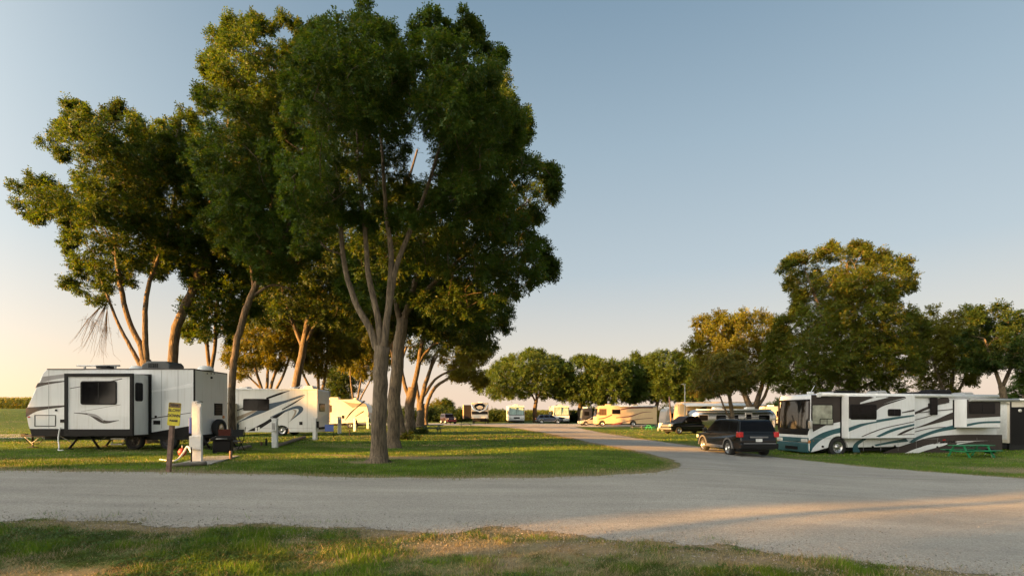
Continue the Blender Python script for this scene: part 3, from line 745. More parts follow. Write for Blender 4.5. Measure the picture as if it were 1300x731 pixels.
# left group
tree('leftmost tree with spreading golden crown behind the left trailer', (186, 556), 27,
     [[(188, 556, .40), (187, 500, .30), (184, 458, .26)],
      [(184, 462, .2), (178, 438, .18), (163, 405, .16), (152, 355, .14), (146, 300, .11), (147, 245, .08), (140, 190, .05)],
      [(186, 460, .19), (184, 410, .16), (188, 365, .13), (202, 325, .1), (213, 300, .07), (222, 250, .05)],
      [(181, 470, .15), (170, 448, .13), (152, 415, .1), (135, 372, .07), (118, 325, .05)],
      [(150, 330, .07), (120, 290, .05), (85, 258, .035), (50, 255, .025)]],
     [(24, 262), (26, 236), (44, 228), (70, 238), (88, 250), (98, 222), (86, 196), (60, 182), (72, 165), (90, 130), (112, 136), (130, 142), (152, 128), (180, 146), (206, 158), (226, 190), (236, 240), (226, 290), (218, 322), (222, 350), (204, 368), (186, 345), (170, 352), (150, 380), (128, 398), (98, 382), (90, 366), (112, 352), (86, 335), (84, 300), (92, 275), (62, 268), (40, 276)],
     rc=0.62, dens=1.6, nsp=54, leaf=0.115, group=GL, depth=3.8, holes=[[(160, 300), (178, 292), (182, 335), (164, 345)]],
     dead=[[(135, 385), (126, 408), (118, 438)], [(128, 388), (115, 405), (106, 428)], [(136, 392), (134, 415), (128, 445)]])
tree('tree with a single curved trunk rising behind the roof air conditioner of the left trailer', (221, 556), 29,
     [[(221, 557, .34), (220, 500, .28), (220, 450, .25), (224, 415, .24), (240, 378, .22), (250, 352, .2), (262, 315, .16), (268, 260, .11), (262, 200, .07)],
      [(250, 352, .12), (232, 310, .09), (222, 260, .06)]],
     [(196, 165), (215, 150), (228, 132), (244, 150), (262, 190), (300, 240), (305, 300), (292, 340), (266, 352), (246, 345), (222, 352), (205, 320), (198, 250)],
     rc=0.72, dens=1.7, nsp=44, leaf=0.145, group=GL, lm=LEAF)
tree('tree with twin upright stems behind the rear end of the left trailer', (268, 556), 31,
     [[(268, 557, .3), (268, 500, .24), (266, 468, .22)], [(267, 480, .15), (263, 440, .13), (260, 405, .11), (265, 360, .09), (280, 290, .06)],
      [(267, 475, .15), (273, 440, .13), (274, 400, .12), (282, 360, .1), (300, 310, .07)], [(265, 440, .07), (254, 410, .05), (244, 385, .03)]],
     [(232, 400), (238, 360), (250, 320), (280, 270), (320, 250), (345, 290), (345, 360), (322, 395), (304, 425), (290, 450), (270, 432), (262, 455), (246, 440)],
     rc=0.78, dens=1.6, nsp=40, leaf=0.155, group=GL, lm=LEAF)
tree('tall tree with a leaning trunk between the left trailer and the striped motorhome', (295, 554), 26,
     [[(295, 554, .20), (294, 520, .17), (295, 480, .165), (300, 440, .16), (310, 400, .16), (322, 368, .15), (338, 335, .14), (345, 270, .1), (342, 190, .07), (335, 100, .04)],
      [(318, 378, .1), (345, 362, .08), (372, 368, .05)], [(322, 368, .11), (315, 310, .09), (300, 240, .07), (290, 160, .04), (292, 90, .03)],
      [(338, 335, .1), (365, 290, .08), (382, 220, .06), (385, 140, .04)]],
     [(262, 62), (276, 50), (290, 24), (318, 18), (342, 34), (366, 22), (388, 40), (405, 90), (412, 180), (410, 270), (400, 330), (376, 372), (340, 378), (318, 350), (292, 330), (262, 300), (246, 250), (243, 190), (252, 150), (245, 112), (266, 100)],
     rc=0.62, dens=1.8, nsp=58, leaf=0.112, group=GL, depth=3.6)
tree('dark tree standing over the roof of the striped motorhome', (372, 548), 42,
     [[(372, 549, .4), (374, 500, .32), (385, 440, .28), (395, 390, .2)], [(385, 445, .2), (365, 390, .15), (350, 340, .1)], [(385, 440, .2), (420, 380, .15), (450, 340, .1)]],
     [(312, 412), (310, 350), (336, 290), (390, 262), (440, 272), (486, 310), (494, 380), (472, 418), (430, 424), (392, 412), (350, 422)],
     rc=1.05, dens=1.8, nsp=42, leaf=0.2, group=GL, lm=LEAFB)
# grove behind the motorhomes
tree('many stemmed golden tree rising behind the middle of the striped motorhome', (338, 540), 50,
     [[(338, 541, .4), (338, 505, .3)], [(337, 510, .2), (328, 480, .16), (319, 450, .12), (312, 415, .08)], [(338, 505, .2), (340, 465, .15), (336, 430, .1)],
      [(339, 508, .2), (350, 470, .16), (360, 440, .12), (366, 410, .08)], [(340, 510, .18), (358, 480, .15), (372, 440, .1)], [(338, 500, .15), (318, 480, .1), (302, 462, .06)]],
     [(292, 440), (302, 392), (330, 368), (365, 365), (396, 386), (402, 428), (386, 462), (364, 478), (350, 462), (330, 466), (312, 482), (290, 486), (286, 462)],
     rc=1.0, dens=1.7, nsp=36, leaf=0.22, group=GB, lm=LEAFY)
tree('golden tree with a low V of bright limbs behind the rear of the striped motorhome', (404, 540), 55,
     [[(404, 541, .45), (405, 505, .32)], [(402, 510, .2), (390, 485, .16), (376, 455, .1), (372, 440, .06)], [(404, 505, .22), (404, 470, .16), (400, 430, .1)], [(407, 505, .22), (414, 470, .18), (416, 440, .12), (424, 410, .07)]],
     [(368, 456), (364, 406), (395, 372), (430, 366), (460, 390), (460, 440), (444, 474), (424, 466), (408, 480), (386, 474)],
     rc=1.05, dens=1.9, nsp=36, leaf=0.23, group=GB, lm=LEAFY)
tree('slim stemmed tree directly behind the small cream trailer', (452, 538), 68,
     [[(452, 539, .35), (451, 515, .25)], [(451, 520, .18), (446, 490, .14), (444, 460, .08)], [(452, 518, .2), (457, 490, .16), (462, 468, .1)], [(453, 515, .16), (466, 490, .12), (478, 470, .08)]],
     [(422, 440), (436, 404), (470, 392), (502, 404), (506, 452), (488, 476), (466, 486), (450, 474), (432, 482)],
     rc=1.2, dens=1.9, nsp=34, leaf=0.27, group=GB, lm=LEAFY)
tree('dense dark round tree low between the two white motorhomes', (436, 538), 78,
     [[(436, 539, .4), (436, 500, .25), (437, 480, .15)]],
     [(410, 520), (412, 480), (428, 458), (448, 466), (462, 490), (468, 520), (440, 532)],
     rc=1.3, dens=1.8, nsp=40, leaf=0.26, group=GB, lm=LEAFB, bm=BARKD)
# right
tree('golden topped tree with an orange forked trunk behind the silver trailer', (956, 546), 58,
     [[(956, 547, .7), (955, 525, .55), (955, 515, .5)], [(954, 522, .45), (946, 502, .38), (938, 487, .3), (925, 465, .2), (915, 430, .1)], [(957, 520, .4), (964, 500, .33), (968, 480, .25), (962, 440, .15)], [(958, 522, .25), (972, 500, .2), (980, 470, .12)]],
     [(876, 440), (884, 408), (900, 396), (925, 400), (940, 390), (962, 392), (986, 402), (998, 430), (1000, 470), (984, 496), (966, 486), (948, 492), (920, 478), (900, 488), (880, 470)],
     rc=1.15, dens=1.8, nsp=36, leaf=0.23, group=GR, lm=LEAFY)
tree('low umbrella shaped pruned tree with thin orange trunk behind the black car', (932, 556), 41,
     [[(933, 557, .22), (931, 535, .17), (928, 515, .15), (925, 495, .12)], [(931, 540, .1), (920, 518, .09), (913, 500, .07)], [(926, 500, .09), (945, 480, .06), (972, 455, .03)], [(925, 500, .09), (905, 488, .07), (885, 492, .03)]],
     [(878, 486), (892, 464), (918, 455), (950, 456), (968, 470), (964, 486), (936, 492), (912, 500), (886, 508)],
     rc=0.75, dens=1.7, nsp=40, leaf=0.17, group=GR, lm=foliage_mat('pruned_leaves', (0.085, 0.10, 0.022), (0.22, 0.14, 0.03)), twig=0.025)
tree('biggest tree on the right, golden top over a dark crown behind the long motorhome', (1085, 560), 46,
     [[(1085, 562, .6), (1085, 520, .5), (1082, 480, .42)], [(1082, 490, .3), (1060, 440, .24), (1040, 390, .16), (1025, 350, .1)], [(1083, 480, .3), (1085, 420, .24), (1080, 370, .16), (1075, 335, .1)], [(1085, 490, .3), (1110, 440, .22), (1130, 390, .14), (1140, 355, .08)], [(1084, 495, .22), (1040, 475, .16), (1005, 465, .08)], [(1086, 495, .2), (1130, 475, .15), (1155, 465, .08)]],
     [(988, 350), (998, 326), (1022, 330), (1040, 318), (1058, 308), (1080, 312), (1098, 308), (1112, 325), (1140, 328), (1168, 346), (1160, 366), (1140, 378), (1162, 392), (1176, 410), (1168, 450), (1172, 488), (1140, 506), (1080, 510), (1020, 508), (972, 502), (966, 470), (978, 440), (990, 410), (1012, 392), (1008, 372)],
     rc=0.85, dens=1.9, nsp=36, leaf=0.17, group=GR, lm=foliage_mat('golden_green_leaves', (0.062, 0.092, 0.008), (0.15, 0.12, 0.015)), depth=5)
tree('airy tree between the biggest right hand tree and the one at the frame edge', (1206, 560), 54,
     [[(1206, 562, .4), (1205, 510, .3)], [(1205, 515, .22), (1192, 480, .17), (1180, 445, .1)], [(1206, 510, .22), (1210, 470, .16), (1205, 425, .1)], [(1206, 515, .2), (1225, 480, .15), (1235, 440, .08)]],
     [(1156, 420), (1172, 396), (1196, 388), (1222, 392), (1244, 398), (1256, 424), (1250, 455), (1236, 484), (1214, 500), (1186, 500), (1162, 498), (1160, 460)],
     rc=1.05, dens=1.55, nsp=36, leaf=0.22, group=GR, lm=LEAFY)
tree('dark tree at the right edge leaning over the end of the long motorhome', (1275, 560), 45,
     [[(1275, 562, .35), (1276, 520, .28), (1272, 490, .25)], [(1272, 495, .2), (1262, 465, .16), (1250, 430, .1)], [(1273, 490, .2), (1290, 450, .15), (1300, 415, .1)]],
     [(1222, 440), (1232, 404), (1252, 388), (1275, 396), (1300, 392), (1340, 410), (1350, 460), (1320, 490), (1292, 482), (1272, 462), (1252, 478), (1236, 486)],
     rc=0.95, dens=1.6, nsp=38, leaf=0.19, group=GR, lm=LEAFB)
tree('small bright green tree low at the right edge beyond the last trailer', (1296, 552), 62,
     [[(1296, 553, .25), (1296, 520, .18), (1300, 500, .12)]],
     [(1272, 505), (1278, 488), (1296, 474), (1330, 476), (1340, 505), (1320, 530), (1285, 530)],
     rc=1.0, dens=1.5, nsp=34, leaf=0.22, group=GR, lm=LEAF)
# far row
mcr = [((680, 537), 'widest tree of the far row with a dark trunk right of the first far motorhome', [(616, 490), (622, 470), (640, 460), (658, 450), (674, 446), (694, 452), (712, 462), (722, 478), (716, 496), (700, 505), (660, 502), (640, 512), (622, 506)]),
       ((737, 537), 'loose second tree of the far row above the second far motorhome', [(706, 480), (712, 464), (728, 462), (740, 453), (756, 460), (762, 480), (760, 512), (730, 516), (712, 504)]),
       ((768, 537), 'third tree of the far row over the cab of the orange lit motorhome', [(748, 478), (754, 458), (772, 454), (792, 458), (800, 478), (796, 512), (760, 514), (748, 500)]),
       ((806, 538), 'fourth tree of the far row over the middle of the orange lit motorhome', [(788, 480), (794, 460), (808, 452), (822, 460), (832, 480), (828, 512), (794, 512)]),
       ((834, 538), 'tallest pale topped tree of the far row over the rear of the orange lit motorhome', [(816, 468), (826, 448), (842, 444), (858, 452), (872, 462), (878, 490), (868, 510), (828, 512), (818, 496)]),
       ((880, 540), 'last tree of the far row touching the pruned tree', [(862, 480), (868, 458), (886, 455), (904, 466), (906, 500), (884, 514), (864, 508)])]
for i, (b, lab, cr) in enumerate(mcr):
    bx_, by_ = b; top = min(p[1] for p in cr)
    mx_ = sum(p[0] for p in cr) / len(cr); cr = [(mx_ + (p[0] - mx_) * 1.18, p[1]) for p in cr]
    tree(lab, b, 106 - 2 * (i % 3), [[(bx_, by_ + .5, .55), (bx_ - 1, 520, .42), (bx_ + 1, 508, .36)], [(bx_, 510, .25), (bx_ - 9, 492, .18), (bx_ - 16, 480, .1)], [(bx_ + 1, 510, .25), (bx_ + 8, 490, .18), (bx_ + 14, 476, .1)], [(bx_ + 1, 508, .25), (bx_, 485, .18), (bx_ + 1, top + 14, .08)]],
         cr, rc=1.25, dens=1.7, nsp=34, leaf=0.32, group=GM, lm=LEAFM, bm=BARKD)
# beyond the frame on the left: the windbreak whose shade lies over the road and the lawn
def windbreak():
    protos = []
    for k, (lab, wd) in enumerate((('tall dense windbreak tree with broad crown left of the camera', 5.2), ('tall windbreak tree with narrow crown left of the camera', 4.2))):
        d = 30.0; pxm = F / d
        def q(u, v): return (CX + u * pxm, HOR + (CAMH - v) * pxm)
        w = wd
        cr = [q(-w, 4), q(-w * 1.1, 8), q(-w, 13), q(-w * .8, 17), q(-w * .4, 20), q(0, 21), q(w * .5, 19.5), q(w * .85, 16), q(w, 12), q(w * 1.05, 7), q(w * .9, 3), q(0, 1.5), q(-w * .7, 1.6)]
        t = tree(lab, q(0, 0), d, [[(*q(0, 0), .5), (*q(0.2, 5), .4), (*q(0, 10), .3), (*q(0, 16), .12)]], cr, rc=1.4, dens=2.6, nsp=26, leaf=0.42, K=6, group='windbreak trees left of the camera', lm=LEAFB, depth=wd * .8, name='windbreak_tree')
        protos.append(t)
    return protos
wp = windbreak()
# positions are given by q: the offset across the sun direction, and t: the distance back toward the sun
def qpos(q, t):
    n = Vector((-0.46, 0.888)).normalized(); s = Vector((-LD.x, -LD.y))
    return n.x * q + s.x * t, n.y * q + s.y * t
spots = [(-13, 46, 0, 1, 1), (-.95, 48, 0, 1.15, 1.07), (11.7, 50, 1, 1.32, .98), (15.9, 55, 1, 1.38, .80), (26.0, 52, 1, 1.10, .74), (41.5, 72, 1, .74, .72), (-21, 50, 1, 1, 1)]
for i, (q_, t_, k, sc, sw_) in enumerate(spots):
    x_, y_ = qpos(q_, t_)
    src = wp[k]
    o = src if not src.get('placed') else copy_tree(src)
    src['placed'] = 1
    o.location = (x_, y_, gz(x_, y_)); o.rotation_euler = (0, 0, R(63 + 37 * i)); o.scale = (sw_, sw_, sc)
_x, _y = qpos(5.55, 27); _m = MB(); _m.tube([(0, 0, -.1), (0, 0, 9.0)], [.17, .12], LOGW, 10); _m.box(-1.1, 1.1, -.06, .06, 8.2, 8.32, LOGW)  # unseen pole added so its shadow splits the sunlit streak on the road
_o = _m.build('shadow_pole'); _o.location = (_x, _y, gz(_x, _y)); tag(_o, 'added unseen wooden shadow pole with a crossarm left of the camera beyond the frame', 'pole')
wbl = ['second windbreak tree of the row left of the camera, broad crowned', 'third windbreak tree of the row left of the camera, broad crowned', 'fourth windbreak tree of the row left of the camera, narrow crowned', 'tallest windbreak tree of the row left of the camera', 'sixth windbreak tree of the row left of the camera, standing apart', 'shortest windbreak tree at the far end of the row', 'first windbreak tree of the row left of the camera, narrow crowned']
wbt = [o for o in COL.objects if o.name.startswith('windbreak_tree') and not o.parent]
for o, lb in zip(wbt, wbl):
    o['label'] = lb
    if 'placed' in o: del o['placed']

# corn, hedges -------------------------------------------------------------
def corn(name, label, P, n, h, leaf=0.9):
    """tall arching leaves on stalks inside the ground polygon P"""
    xs_ = [p[0] for p in P]; ys_ = [p[1] for p in P]
    X = rng.uniform(min(xs_), max(xs_), n * 3); Y = rng.uniform(min(ys_), max(ys_), n * 3); k = in_poly(X, Y, P); X, Y = X[k][:n], Y[k][:n]; n = len(X)
    Z = g(X, Y); out = []
    hh = h * (0.85 + 0.2 * rng.random(n)) * (0.92 + 0.16 * vnoise(X, Y, 6))
    for j in range(7):
        a = rng.random(n) * 6.28; t = (j + 0.6) / 7
        b = np.stack([X, Y, Z + hh * t * 0.92], -1); dx = np.stack([np.cos(a), np.sin(a), 0 * a], -1)
        L = leaf * (0.6 + 0.5 * rng.random(n)) * (1 - 0.4 * t)
        m_ = b + dx * (L * 0.45)[:, None] + np.array([0, 0, 0.28]) ; e_ = b + dx * L[:, None] + np.array([0, 0, -0.1])
        w_ = np.cross(dx, [0, 0, 1.0]) * 0.09
        out.append(np.stack([b - w_ * .4, m_ - w_, e_, m_ + w_], 1))
    # tassel
    b = np.stack([X, Y, Z + hh * 0.85], -1)
    out.append(np.stack([b + [-.05, 0, 0], b + [0.05, 0, 0], b + [.02, 0, .5], b + [-.02, 0, .5]], 1))
    Vv = np.concatenate(out, 0).reshape(-1, 3)
    o = npmesh(name, Vv, np.arange(len(Vv)).reshape(-1, 4), CORN)
    return tag(o, label, 'crop', kind='stuff')
corn('corn_field', 'tall green corn crop at the left edge beyond the grass', [(-190, 96), (-66, 96), (-66, 118), (-200, 118)], 13000, 2.5)
corn('corn_strip', 'green corn crop behind the far row of motorhomes', [(-66, 122), (170, 122), (170, 142), (-66, 142)], 19000, 2.7)
def bush(label, px, py, d, w, h, lm=LEAFB, name='bush', group=None, leaf=None, nsp=36, n=None):
    x = (px - CX) / F * d; z = gz(x, d)
    root = empty(name, (x, d, z), 0, label, 'bush', group)
    n = n or max(8, int(3.0 * w * h)); rs = np.random.default_rng(int(px))
    C = np.stack([rs.uniform(-w / 2, w / 2, n), rs.uniform(-w / 3, w / 3, n), rs.uniform(0.12, 1, n) ** .8 * h * 0.85], -1)
    C[:, 2] *= np.clip(1.15 - (np.abs(C[:, 0]) / (w / 2)) ** 2 * 0.7, .3, 1)
    Vv = leaves(C, np.full(n, min(w, h) * 0.22 + 0.08), nsp, leaf or 0.0026 * d, 6)
    npmesh('foliage', Vv, np.arange(len(Vv)).reshape(-1, 4), lm, root)
    mb = MB(); 
    for i in range(0, n, 2): mb.tube([(0, 0, -.05), C[i] * .5 + np.array([0, 0, .05]), C[i]], [0.04, 0.03, 0.01], BARKD, 5, cap=False)
    mb.build('stems', root); return root
for i, (px, w, h, lab) in enumerate(((505, 9, 3.4, 'dark hedge shrub seen between the second and fourth lawn trees'), (548, 10, 3.3, 'dark hedge shrub just left of the dark parked jeep'), (583, 7, 3.2, 'dark hedge shrub between the jeep and the fifth wheel trailer'), (632, 7, 2.9, 'dark hedge shrub right of the fifth wheel trailer'), (742, 8, 3.3, 'dark hedge shrub behind the champagne car'), (470, 9, 3.4, 'dark hedge shrub just left of the tallest tree trunk'), (765, 9, 3.2, 'dark hedge shrub hidden behind the orange lit motorhome'))):
    bush(lab, px, 535, 112, w, h, LEAFB, 'hedge_shrub', 'hedge shrubs along the corn field')
bush('sunlit yellow green bush beside the wooden pole', 842, 540, 84, 3.2, 3.6, LEAFY)
bush('clump of weeds at the foot of the leaning third tree', 519, 559, 33, 1.3, 0.45, LEAFB, leaf=.1)
bush('clump of weeds at the foot of the fourth tree', 531, 551, 42.5, 1.3, 0.35, LEAFB, leaf=.12)
tree('tiny lollipop tree on the horizon left of the fifth wheel trailer', (570, 533), 170, [[(570, 533.5, .4), (570, 520, .25), (570, 513, .2)]], [(565, 516), (565, 508), (570, 504), (575, 508), (575, 516), (570, 519)], rc=0.9, dens=1.6, nsp=34, leaf=.4, lm=LEAFB, bm=BARKD, name='palm_like_tree')
tree('pale rounded tree on the horizon above the dark jeep', (553, 533), 150, [[(553, 533.5, .4), (553, 520, .25)]], [(541, 528), (543, 515), (551, 510), (560, 512), (566, 520), (566, 528)], rc=1.3, dens=1.6, nsp=34, leaf=.4, lm=LEAFY, bm=BARKD)
tree('small rounded tree on the horizon left of the long motorhome', (982, 536), 120, [[(982, 536, .4), (982, 525, .25)]], [(970, 530), (972, 514), (982, 508), (994, 512), (998, 528)], rc=1.2, dens=1.6, nsp=34, leaf=.36, lm=LEAFM, bm=BARKD)

# ------------------------------------------------------------------ vehicles and furniture
class Veh:
    """a thing with its own axes: x to the right along its near side, y away from the camera, z up"""
    def __init__(s, name, label, cat, x, y, rz, group=None, z=None):
        s.x, s.y, s.rz = x, y, rz; s.z = gz(x, y) if z is None else z
        s.root = empty(name, (x, y, s.z), rz, label, cat, group)
        s.M = (Matrix.Translation((x, y, s.z)) @ Matrix.Rotation(rz, 4, 'Z')).inverted()
    def ray(s, px, py):
        o = s.M @ Vector((0, 0, CAMH)); p = s.M @ Vector(((px - CX) / F, 1, CAMH + (HOR - py) / F)); return o, p - o
    def sp(s, px, py, yl):
        o, d = s.ray(px, py); t = (yl - o.y) / d.y; p = o + d * t; return (p.x, p.z)
    def ep(s, px, py, xl):
        o, d = s.ray(px, py); t = (xl - o.x) / d.x; p = o + d * t; return (p.y, p.z)
def near_corner(px, d, rz, length, width, end):
    """centre of a body whose near bottom corner at one end is seen at px, distance d"""
    X = (px - CX) / F * d; c, s_ = math.cos(rz), math.sin(rz)
    k = length / 2 if end == 'L' else -length / 2
    return X + c * k - s_ * width / 2, d + s_ * k + c * width / 2
def band(mb, top, bot, axis, val, th, m, n=22):
    a = catmull(top, n); b = catmull(bot, n); sgn = th
    vs = []
    for w in (val, val + sgn):
        for (u, v) in a + b: vs.append((u, w, v) if axis == 'Y' else (w, u, v))
    fs = []; N = 2 * n
    for i in range(n - 1):
        fs.append((N + i, N + i + 1, N + n + i + 1, N + n + i))
        fs.append((i, i + 1, N + i + 1, N + i)); fs.append((n + i, n + i + 1, N + n + i + 1, N + n + i))
    fs.append((0, n, N + n, N)); fs.append((n - 1, 2 * n - 1, N + 2 * n - 1, N + n - 1))
    mb.add(vs, fs, m)
def plate(mb, poly, axis, val, th, m, bev=0):
    a, b = val, val + th
    mb.prism(poly, axis, min(a, b), max(a, b), m, bev)
def window(root, u0, u1, v0, v1, axis='Y', val=0, sgn=-1, r=0.07, fr=0.035, glass=None, frame=None, split=None, name='window', curtain=None):
    f = MB(); plate(f, rrect(u0, u1, v0, v1, r), axis, val - sgn * 0.01, sgn * 0.03, frame or BLACKP)
    fo = f.build(name, root)
    u0, u1 = min(u0, u1), max(u0, u1); v0, v1 = min(v0, v1), max(v0, v1)
    p = MB(); plate(p, rrect(u0 + fr, u1 - fr, v0 + fr, v1 - fr, max(r - fr, .01)), axis, val + sgn * 0.0, sgn * 0.024, glass or GLASS)
    if split:
        for s_ in split:
            u = u0 + (u1 - u0) * s_; plate(p, [(u - .018, v0 + fr), (u + .018, v0 + fr), (u + .018, v1 - fr), (u - .018, v1 - fr)], axis, val, sgn * 0.03, BLACKP)
    po = p.build('pane', fo); return fo
def wheel(root, x, y, r, w, sgn=-1, name='wheel', axis='Y', rimr=0.62, z=None, dark=False):
    """centre at (x, outer face y), sgn: which way the rim faces"""
    z = r if z is None else z
    mb = MB(); rr = rimr * r
    prof = [(rr, 0.02 * 1), (rr * 1.05, -0.0), (r * 0.93, -0.0), (r * 0.985, 0.03), (r, 0.07), (r, w - 0.07), (r * 0.93, w), (rr, w)]
    prof = [(a, -sgn * b) for a, b in prof]
    mb.lathe(prof, (x, y, z) if axis == 'Y' else (y, x, z), axis, RUBBER, 28)
    wo = mb.build(name, root)
    m2 = MB(); q = [(rr, 0.015), (rr * .9, 0.02), (rr * .85, 0.06), (rr * .45, 0.075), (rr * .32, 0.03), (rr * .3, 0.01), (0.001, 0.005)]
    m2.lathe([(a, -sgn * b) for a, b in q], (x, y, z) if axis == 'Y' else (y, x, z), axis, DKTRIM if dark else RIM, 24)
    for k in range(8):
        t = k * math.pi / 4 + .2; rad = rr * 0.66; c = (x + rad * math.cos(t), z + rad * math.sin(t))
        poly = [(c[0] + rr * .1 * math.cos(a), c[1] + rr * .1 * math.sin(a)) for a in np.linspace(0, 2 * math.pi, 9)[:-1]]
        if axis == 'Y': plate(m2, poly, 'Y', y - sgn * 0.068, sgn * 0.012, BLACKP)
    m2.build('rim', wo); return wo
def text(s, size, m, parent, loc, rot, ext=0.002, name='lettering'):
    cu = bpy.data.curves.new(name, 'FONT'); cu.body = s; cu.size = size; cu.extrude = ext; cu.align_x = 'CENTER'; cu.align_y = 'CENTER'
    cu.offset = 0.004
    to = bpy.data.objects.new('tmp', cu); COL.objects.link(to)
    me = bpy.data.meshes.new_from_object(to.evaluated_get(bpy.context.evaluated_depsgraph_get()))
    bpy.data.objects.remove(to)
    me.materials.clear(); me.materials.append(m)
    o = bpy.data.objects.new(name, me); COL.objects.link(o); o.parent = parent; o.location = loc; o.rotation_euler = rot
    return o

GV = 'caravans and motorhomes parked on the campground'
# ---- left travel trailer
def left_trailer():
    L, Wd, d, rz = 7.1, 2.45, 21.7, R(-1)
    cx, cy = near_corner(247, d, rz, L, Wd, 'R')
    v = Veh('travel_trailer', 'white travel trailer with a black framed slide-out and bare metal jacks, nearest on the left', 'caravan', cx, cy, rz, GV)
    rt = v.root; yn = -Wd / 2; S = lambda px, py: v.sp(px, py, yn)
    xr = S(247, 500)[0]; zt = S(247, 467.5)[1]; zb = 0.62
    x0 = S(33, 530)[0]; xf = S(57, 470)[0]
    prof = [(S(41, 545)[0], zb), (S(36, 540)[0], S(36, 541)[1]), (x0, S(33, 526)[1]), (x0 + .03, S(34, 518)[1]), (xf - .06, zt - .14), (xf + .08, zt - .03), (xf + .5, zt), (xr - .03, zt), (xr, zt - .05), (xr, zb)]
    b = MB(); b.prism(prof, 'Y', yn, -yn, WHITE, 0.03)
    K = lambda *p: [S(*q) for q in p]
    # black lower band, stripes
    xl = S(41, 545)[0]
    plate(b, [(xl - .02, zb - .04), (xl - .1, S(38, 544)[1]), (S(85, 544)[0], S(85, 544)[1]), (S(190, 549)[0], S(190, 549)[1]), (S(243, 540)[0], S(243, 540)[1]), (xr + .004, S(243, 540)[1]), (xr + .004, zb - .04)], 'Y', yn + .005, -0.011, BLACKP)
    band(b, K((33, 517), (50, 516), (83, 514)), K((33, 529), (50, 521), (83, 516)), 'Y', yn + .004, -0.009, DKTRIM)
    band(b, K((48, 486), (62, 484.5), (83, 483)), K((45, 492), (60, 488), (83, 484.2)), 'Y', yn + .004, -0.008, DKTRIM)
    band(b, K((54, 478), (70, 476), (83, 474.5)), K((51, 486), (66, 482), (83, 479)), 'Y', yn + .004, -0.006, GREYST)
    band(b, K((189, 531), (215, 527), (242, 523.5)), K((189, 532.2), (215, 528), (242, 524.2)), 'Y', yn + .004, -0.008, DKTRIM)
    band(b, K((189, 496), (215, 492), (244, 486)), K((189, 498), (215, 495), (244, 491)), 'Y', yn + .004, -0.008, mat('pale_stripe', (.8, .8, .8), .3))
    # corner trims
    for xx in (xr,): b.box(xx - .045, xx + .012, yn - .012, yn + .03, zb, zt - .03, BLACKP)
    b.box(xf + .1, xr + .012, yn - .02, yn + .05, zt - .045, zt - .005, DKTRIM)
    b.box(xr - .02, xr + .012, yn + .05, -yn - .05, zt - .06, zt - .02, DKTRIM)
    # luggage door outline
    a0, a1 = S(44, 541), S(71, 526.5)
    for (u0, u1, w0, w1) in ((a0[0], a1[0], a0[1], a0[1] + .03), (a0[0], a1[0], a1[1] - .03, a1[1]), (a0[0], a0[0] + .03, a0[1], a1[1]), (a1[0] - .03, a1[0], a0[1], a1[1])):
        b.box(u0, u1, yn - .012, yn + .01, w0, w1, BLACKP)
    p0, p1 = S(77, 536), S(82.5, 532); b.box(p0[0], p1[0], yn - .03, yn + .01, p0[1], p1[1], BLACKP)
    p0, p1 = S(195, 538.5), S(203.5, 533.5); b.box(p0[0], p1[0], yn - .02, yn + .01, p0[1], p1[1], BLACKP)
    for q in ((198, 528.5), (71.5, 520.5)):
        c = S(*q); b.box(c[0] - .04, c[0] + .04, yn - .03, yn + .01, c[1] - .04, c[1] + .04, BLACKP)
    c = S(37, 529); b.box(c[0] - .05, c[0] + .05, yn - .02, yn + .02, c[1] - .03, c[1] + .03, REDL)
    for px in (62, 205, 226): c = S(px, 500)[0]; b.box(c - .006, c + .006, yn - .006, yn + .01, zb + .3, zt - .06, GREYST)
    # rear face
    E = lambda px, py: v.ep(px, py, xr)
    for px in (263, 268, 272): c = E(px, 474); b.box(xr, xr + .02, c[0] - .03, c[0] + .03, c[1] - .02, c[1] + .02, BLACKP)
    c = E(268, 479); b.box(xr, xr + .05, c[0] - .04, c[0] + .04, c[1] - .05, c[1] + .03, BLACKP)
    b.build('body', rt)
    a0, a1 = E(272, 527), E(282, 512)
    vt = MB(); vt.box(xr - .01, xr + .025, a0[0], a1[0], a0[1], a1[1], BLACKP, .008)
    for i in range(6): zz = a0[1] + .08 + i * (a1[1] - a0[1] - .12) / 6; vt.box(xr + .02, xr + .04, a0[0] + .04, a1[0] - .04, zz, zz + .03, DKTRIM)
    vt.build('vent', rt)
    for px, m in ((249.5, REDL), (283.5, AMBER)):
        c = E(px, 529); t = MB(); t.lathe([(.001, .05), (.06, .045), (.075, .0)], (xr, c[0], c[1]), 'X', m, 14); t.build('tail_light', rt)
    c = E(273, 543)
    sw = MB(); r_ = .40
    sw.lathe([(.2, .30), (.22, .32), (r_ * .9, .32), (r_, .26), (r_, .12), (r_ * .9, .06), (.2, .06)], (xr, c[0], c[1]), 'X', RUBBER, 28); so_ = sw.build('spare_wheel', rt)
    sr = MB(); sr.lathe([(.22, .30), (.19, .27), (.1, .3), (.001, .31)], (xr, c[0], c[1]), 'X', RIM, 20); sr.build('rim', so_)
    bp = MB(); bp.box(xr - .02, xr + .14, yn + .05, -yn - .05, .50, .62, BLACKP, .02); bp.box(xr, xr + .07, c[0] - .05, c[0] + .05, .55, c[1] + .1, BLACKP); bp.build('bumper', rt)
    # slide-out
    ys = yn - 0.9; SS = lambda px, py: v.sp(px, py, ys)
    q0, q1 = SS(83, 552), SS(168.5, 474.5)
    s = MB(); s.box(q0[0], q1[0], ys, yn + .3, q0[1], q1[1], WHITE)
    t_ = .13
